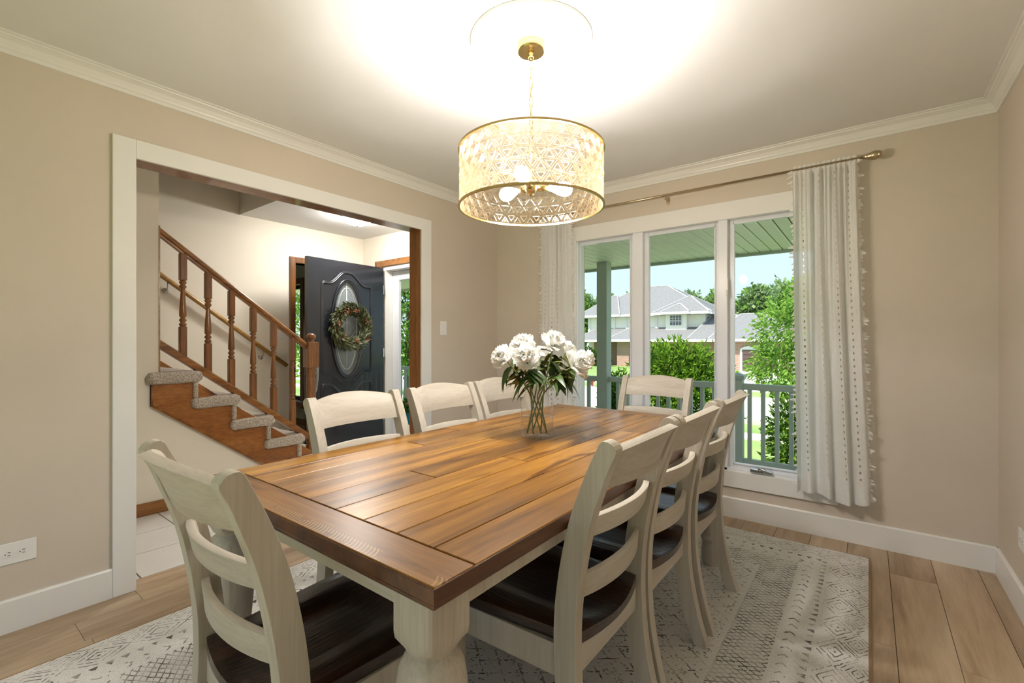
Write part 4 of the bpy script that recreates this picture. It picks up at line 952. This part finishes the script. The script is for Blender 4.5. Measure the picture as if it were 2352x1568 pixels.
m2=nt.nodes.new('ShaderNodeMixShader'); m2.inputs[0].default_value=.13; nt.links.new(mx.outputs[0],m2.inputs[1]); nt.links.new(tl.outputs[0],m2.inputs[2]); nt.links.new(m2.outputs[0],o_.inputs[0]); M['amber']=m
def amber(name,tint,gf,tf,rough):
    m=bpy.data.materials.new(name); m.use_nodes=True; nt=m.node_tree; nt.nodes.clear(); o_=nt.nodes.new('ShaderNodeOutputMaterial')
    tr=nt.nodes.new('ShaderNodeBsdfTransparent'); tr.inputs[0].default_value=tint+(1,); gl=nt.nodes.new('ShaderNodeBsdfGlossy'); gl.inputs[0].default_value=(1,.92,.78,1); gl.inputs['Roughness'].default_value=rough
    tl=nt.nodes.new('ShaderNodeBsdfTranslucent'); tl.inputs[0].default_value=(.85,.72,.55,1)
    nz_=noise_node(nt,(1,1,1),45,2,rnd=False); fr_=ramp(nt,nz_.outputs['Fac'],[(.35,(gf*.6,)*3),(.65,(gf*1.4,)*3)])
    a=nt.nodes.new('ShaderNodeMixShader'); nt.links.new(fr_,a.inputs[0]); nt.links.new(tr.outputs[0],a.inputs[1]); nt.links.new(gl.outputs[0],a.inputs[2])
    c=nt.nodes.new('ShaderNodeMixShader'); c.inputs[0].default_value=tf; nt.links.new(a.outputs[0],c.inputs[1]); nt.links.new(tl.outputs[0],c.inputs[2]); nt.links.new(c.outputs[0],o_.inputs[0]); return m
M['amber']=amber('amber_clear_glass',(.97,.94,.89),.05,.02,.05); M['amber_rib']=amber('amber_ribbed_glass',(.87,.79,.67),.22,.10,.14)
NT,NR=30,5; hrow=(ZT-ZB-.016)/NR
shd=MB()
def cyl(i,j): # lattice vertex: i fractional column, j row
    return (2*PI*i/NT,ZB+.008+hrow*j)
def tri3(p,q,r):
    c=((p[0]+q[0]+r[0])/3,(p[1]+q[1]+r[1])/3); prev=None
    for k,(sc_,of) in enumerate(((1,.007),(.86,.001),(.66,0),(.58,.006),(.46,.006),(.38,.0),(.20,.003))):
        b0=len(shd.v)
        for w_ in(p,q,r):
            a=c[0]+(w_[0]-c[0])*sc_; zz_=c[1]+(w_[1]-c[1])*sc_; rr=RS-.001-of; shd.v.append((rr*math.cos(a),rr*math.sin(a),zz_))
        if prev is not None:
            for e_ in range(3): shd.face((prev+e_,prev+(e_+1)%3,b0+(e_+1)%3,b0+e_),1 if k in(1,3,4,5) else 0)
        prev=b0
    shd.face((prev,prev+1,prev+2))
for j in range(NR):
    o1=.5*(j%2); o2=.5*((j+1)%2)
    for i in range(NT):
        A_,B_=cyl(i+o1,j),cyl(i+1+o1,j); 
        C_=cyl(i+.5+o1,j+1); tri3(A_,B_,C_)
        D_=cyl(i+1.5+o1,j+1); tri3(B_,D_,C_)
shd.build('glass_shade',[M['amber'],M['amber_rib']],cd)
M['bulb']=emis('lit_bulb',(1,.955,.91),158)
for k,ang in enumerate((-106,14,134)):
    a=R(ang+37.5); 
    a0=Vector((math.cos(a),math.sin(a),0))
    t_=MB(); t_.tube([tuple(a0*.015+Vector((0,0,1.835))),tuple(a0*.075+Vector((0,0,1.84)))],.0155,12); so_=t_.build('socket',M['gold'],cd,True)
    prb=[(.0,0),(.012,0),(.013,.02),(.022,.045),(.0285,.065),(.030,.08),(.027,.095),(.018,.107),(.0,.112)]
    bb=MB(); bb.lathe(prb,20,(0,0,0),0); bb.build('bulb',M['bulb'],so_,True,loc=tuple(a0*.07+Vector((0,0,1.84))),rot=(0,0,a))
# ================================================================== CURTAINS
m=bpy.data.materials.new('sheer_white_cotton'); m.use_nodes=True; nt=m.node_tree; nt.nodes.clear(); o_=nt.nodes.new('ShaderNodeOutputMaterial')
nzz=noise_node(nt,(1,1,.15),240,2,rnd=False); cc=ramp(nt,nzz.outputs['Fac'],[(.3,lin((240,239,235))),(.7,lin((250,249,247)))])
df=nt.nodes.new('ShaderNodeBsdfDiffuse'); tl=nt.nodes.new('ShaderNodeBsdfTranslucent'); tr=nt.nodes.new('ShaderNodeBsdfTransparent')
nt.links.new(cc,df.inputs[0]); nt.links.new(cc,tl.inputs[0])
mx=nt.nodes.new('ShaderNodeMixShader'); mx.inputs[0].default_value=.3; nt.links.new(df.outputs[0],mx.inputs[1]); nt.links.new(tl.outputs[0],mx.inputs[2])
m2=nt.nodes.new('ShaderNodeMixShader'); m2.inputs[0].default_value=.08; nt.links.new(mx.outputs[0],m2.inputs[1]); nt.links.new(tr.outputs[0],m2.inputs[2]); nt.links.new(m2.outputs[0],o_.inputs[0]); M['cloth']=m
RY,RZd=3.335,2.245
def curtain(label,xt0,xt1,xb0,xb1,zbot,seed):
    rn=random.Random(seed); t=thing('curtain',label,'curtain',((xt0+xt1)/2,RY,zbot),0,'white cotton curtains at the window'); ox=(xt0+xt1)/2
    NUc,NVc=150,160; ph=[rn.uniform(0,6.28) for _ in range(6)]; lace=[int(NUc*v) for v in(.16,.42,.66,.86)]
    ztop=RZd+.028
    def fn(u,v):
        k=v; x0=xt0+(xb0-xt0)*k**1.5; x1=xt1+(xb1-xt1)*k**1.5
        g=math.sin(u*2*PI*13+ph[0])*.012*max(0,1-k*1.6)
        w1=math.sin(u*2*PI*4.2+ph[1]+.8*k)*.026*min(1,.35+k); w2=math.sin(u*2*PI*7.3+ph[2]-1.2*k)*.013*(1-.4*k)
        x=x0+(x1-x0)*u+.012*math.sin(u*2*PI*4.2+ph[3]+k)*k
        z=ztop+(zbot-ztop)*v-.02*math.sin(u*PI*2.2+ph[4])*v**6
        y=RY-.006+g+w1+w2 if v>.03 else RY+ (.016 if v<.015 else -.014)*1+g*.3
        return (x-ox,y-RY,z-zbot)
    def skip(i,j): return any(l<=i<=l+1 for l in lace) and j%3==1 and 6<j<150
    cb=MB(); cb.grid(fn,NUc,NVc,skip=skip); cl=cb.build('panel',M['cloth'],t,True)
    hm=MB(); hm.grid(lambda u,v:(lambda p:(p[0],p[1]-.004,p[2]))(fn(u,.955+.045*v)),NUc,6); hm.build('hem',M['cloth'],t,True)
    fr_=MB()
    for side in(0,1):
        for k in range(150 if side==1 else 60):
            v=k/(150 if side==1 else 60)+rn.uniform(-.003,.003); v=min(.995,max(.02,v)); p=Vector(fn(side,v)); d=Vector(((1 if side else -1)*rn.uniform(.006,.024)*(1.0+.5*math.sin(k*.9)),rn.uniform(-.012,.012),rn.uniform(-.014,.004)))
            h=rn.uniform(.006,.012); b0=len(fr_.v); fr_.v+=[tuple(p+Vector((0,0,h))),tuple(p+d+Vector((0,0,h*.3))),tuple(p+d-Vector((0,0,h*.4))),tuple(p-Vector((0,0,h)))]; fr_.face((b0,b0+1,b0+2,b0+3))
    tag(fr_.build('fringe',M['cloth'],t),kind='stuff')
    return t
curtain('white fringed curtain beside the plain wall to the right of the window panes',-.372,-.052,-.352,.018,.262,1)
curtain('white fringed curtain hanging in the corner behind the peonies',-2.24,-1.955,-2.25,-1.95,.262,2)
rd=thing('curtain_rod','slim champagne metal curtain rod with knob finials above the window','curtain rod',(-1.15,RY,RZd))
MB().lathe([(.009,-1.1),(.009,.35),(.0075,.35),(.0075,1.13)],14,(0,0,0),0).build('rod',M['rod'],rd,True)
fin=[(.012,0),(.0135,.012),(.0165,.02),(.019,.024),(.019,.034),(.024,.04),(.0255,.05),(.0255,.062),(.022,.066),(.022,.069),(.0235,.071),(.0235,.076),(.017,.079),(.017,.083),(.0,.083)]
for s in(-1,1): MB().lathe([(r,s*(1.125 if s>0 else 1.095)+s*h) for r,h in fin],20,(0,0,0),0).build('finial',M['rod'],rd,True)
for x in(-1.0,-.02,1.05):
    mb=MB(); mb.box(x-.008,x+.008,.0,YW-RY,-.022,-.010); mb.box(x-.012,x+.012,YW-RY-.004,YW-RY,-.05,.02); mb.tube([(x,.012,-.006),(x,.0,-.013),(x,-.012,-.004)],.004,6); mb.build('bracket',M['rod'],rd)
# ================================================================== VASE OF PEONIES
VX,VY=-1.165,1.70
vs=thing('vase','clear glass jar vase half filled with water on the table','vase',(VX,VY,TZ))
pv=[(0,.004),(.060,.004),(.068,.008),(.0715,.018),(.0715,.155),(.068,.168),(.058,.18),(.052,.188),(.052,.20),(.058,.212)]
pin=[(.055,.212),(.049,.20),(.049,.188),(.055,.178),(.065,.166),(.0685,.153),(.0685,.02),(.064,.013),(0,.012)]
MB().lathe([(0,.003),(.055,.003),(.062,.0005)]+pv[2:],48,cap=False).build('glass_jar',M['vase'],vs,True)
MB().tube([(.0565*math.cos(2*PI*i/40),.0565*math.sin(2*PI*i/40),.212) for i in range(40)],.0018,8,closed=True).build('rim',M['vase'],vs,True)
MB().lathe([(.066,.018),(.0695,.024),(.0695,.089),(.069,.09),(0,.09)],40,cap=False).build('water',M['water'],vs,True)
rv=random.Random(8)
RT=Vector((.793,.609,0)); FW=Vector((-.609,.793,0)); UP=Vector((0,0,1))
def petal(mb,c,axis,az,tilt,L,w,curl,rn,mi):
    # axis frame
    ax=axis.normalized(); e1=ax.cross(Vector((.3,.5,.81))).normalized(); e2=ax.cross(e1)
    out=e1*math.cos(az)+e2*math.sin(az); side=ax.cross(out)
    nu,nv=4,5; b0=len(mb.v); pos=Vector(c)
    for j in range(nv+1):
        v=j/nv; ang=tilt+curl*v; 
        if j>0: pos=pos+(ax*math.cos(ang)+out*math.sin(ang))*L/nv
        ww=w*math.sin(PI*(.12+.80*v))**.7
        for i in range(nu+1):
            s_=(i/nu-.5)*2; cup=ww*.35*s_*s_; nrm=(-ax*math.sin(ang)+out*math.cos(ang))
            rf_=(.006*math.sin(s_*7+az*5)+rn.uniform(-.003,.003)) if v>.7 else 0
            mb.v.append(tuple(pos+side*ww*s_-nrm*cup*.6+nrm*rf_+ (ax*math.cos(ang)+out*math.sin(ang))*(rn.uniform(-.006,.004) if j==nv else 0)))
    for j in range(nv):
        for i in range(nu): a_=b0+j*(nu+1)+i; mb.face((a_,a_+1,a_+nu+2,a_+nu+1),mi)
def bloom(c,axis,r,rn):
    mb=MB(); ax=axis.normalized(); base=Vector(c)-ax*r*.55
    for k in range(9): petal(mb,base,ax,2*PI*k/9+rn.uniform(-.2,.2),R(80+rn.uniform(-12,10)),r*1.25,r*.52,R(-25),rn,0)
    for k in range(12): petal(mb,base,ax,2*PI*k/12+rn.uniform(-.3,.3),R(52+rn.uniform(-8,8)),r*1.25,r*.42,R(-35),rn,0)
    for k in range(22): petal(mb,base+ax*r*.15,ax,rn.uniform(0,2*PI),R(rn.uniform(20,46)),r*1.05,r*.28,R(rn.uniform(-40,10)),rn,0)
    for k in range(22): petal(mb,base+ax*r*.3,ax,rn.uniform(0,2*PI),R(rn.uniform(2,26)),r*.85,r*.18,R(rn.uniform(-50,20)),rn,1 if k%4==0 else 0)
    return mb
leafms=[]
def leafmesh(l,w,dr,mat):
    mb=MB(); n=6
    for j in range(n+1):
        v=j/n; ww=w*math.sin(PI*v**.75)**.9*.5+.0006; x=l*v; z_=-dr*l*v*v; mb.v+=[(x,-ww,z_+ww*.35),(x,0,z_),(x,ww,z_+ww*.35)]
    for j in range(n):
        for i in range(2): a_=j*3+i; mb.face((a_,a_+1,a_+4,a_+3))
    return mb.mesh('leaf',mat,True)
for l,w,dr_,mt in((.085,.028,.35,'leaf'),(.10,.030,.7,'leaf'),(.075,.024,.2,'leaf2'),(.095,.026,1.0,'leaf'),(.085,.026,.6,'leaf2'),(.11,.027,.5,'leaf')): leafms.append(leafmesh(l,w,dr_,M[mt]))
SLOT={}
FL=[(-.158,.0,1.128,.055,'white peony leaning farthest over the hall side of the vase'),
(-.066,.05,1.185,.055,'white peony at the back of the bouquet, partly hidden by a full bloom in front'),
(-.05,-.06,1.128,.062,'full white peony at the front of the bouquet above the vase neck'),
(.082,.02,1.195,.056,'tallest white peony of the bouquet'),
(.155,.115,1.155,.045,'white peony tucked behind the tallest bloom, beside the curtain'),
(.186,-.03,1.098,.062,'large white peony on the window side of the bouquet'),
(.24,.095,1.115,.046,'ragged pale peony behind the large bloom on the window side'),
(.03,.145,1.14,.045,'small white peony buried among the leaves at the back of the bouquet')]
for i,(lat,dep,zz,r,lb) in enumerate(FL):
    off=RT*lat+FW*dep; top=off+UP*(zz-TZ)
    t=thing('peony',lb,'flower',(VX,VY,TZ),0,'white peonies in the vase')
    if not SLOT:
        od=sorted(range(len(FL)),key=lambda q:math.atan2(FL[q][1],FL[q][0]))
        a0_=math.atan2(FL[od[0]][1],FL[od[0]][0])
        for n_,q in enumerate(od): SLOT[q]=a0_+2*PI*n_/len(FL)+math.atan2(RT.y,RT.x)
    sa=SLOT[i]; fa=sa+R(105); foot=Vector((.046*math.cos(fa),.046*math.sin(fa),.02)); neck=Vector((.036*math.cos(sa),.036*math.sin(sa),.198))
    pts=catmull([foot,foot*.5+neck*.5,neck,neck*.45+top*.55+UP*.012,top],6)
    MB().tube(pts,[.0032]*len(pts),6).build('stem',M['stem'],t,True)
    ax=(Vector((off.x,off.y,0))*2.2+UP*.25-FW*.30).normalized()
    bloom(top,ax,r,random.Random(50+i)).build('bloom',[M['petal'],M['petal_in']],t,True)
    placed=0
    for tr_ in range(600):
        if placed>=15: break
        q=rv.uniform(.50,.92); p=pts[int(q*(len(pts)-1))]; az=rv.uniform(0,2*PI); dirv=Vector((math.cos(az),math.sin(az),0))+Vector((off.x,off.y,0))*3
        az=math.atan2(dirv.y,dirv.x); rot=(rv.uniform(-.5,.5),R(rv.uniform(-40,55)),az); s_=rv.uniform(.75,1.15); lm_=leafms[rv.randrange(len(leafms))]
        mw=Matrix.LocRotScale(p,__import__('mathutils').Euler(rot),(s_,s_,s_)); ok=p.z>.222
        for v in lm_.vertices:
            w_=mw@v.co
            if w_.z<.222 and (w_.x**2+w_.y**2)**.5<.078: ok=False; break      # keep clear of the glass
            for (l2,d2,z2,r2,_) in FL:
                if (w_-(RT*l2+FW*d2+UP*(z2-TZ))).length<r2*.85: ok=False; break  # and of the blooms
            if not ok: break
        if not ok: continue
        o=link('leaf',lm_,t,tuple(p),rot); o.scale=(s_,s_,s_); placed+=1
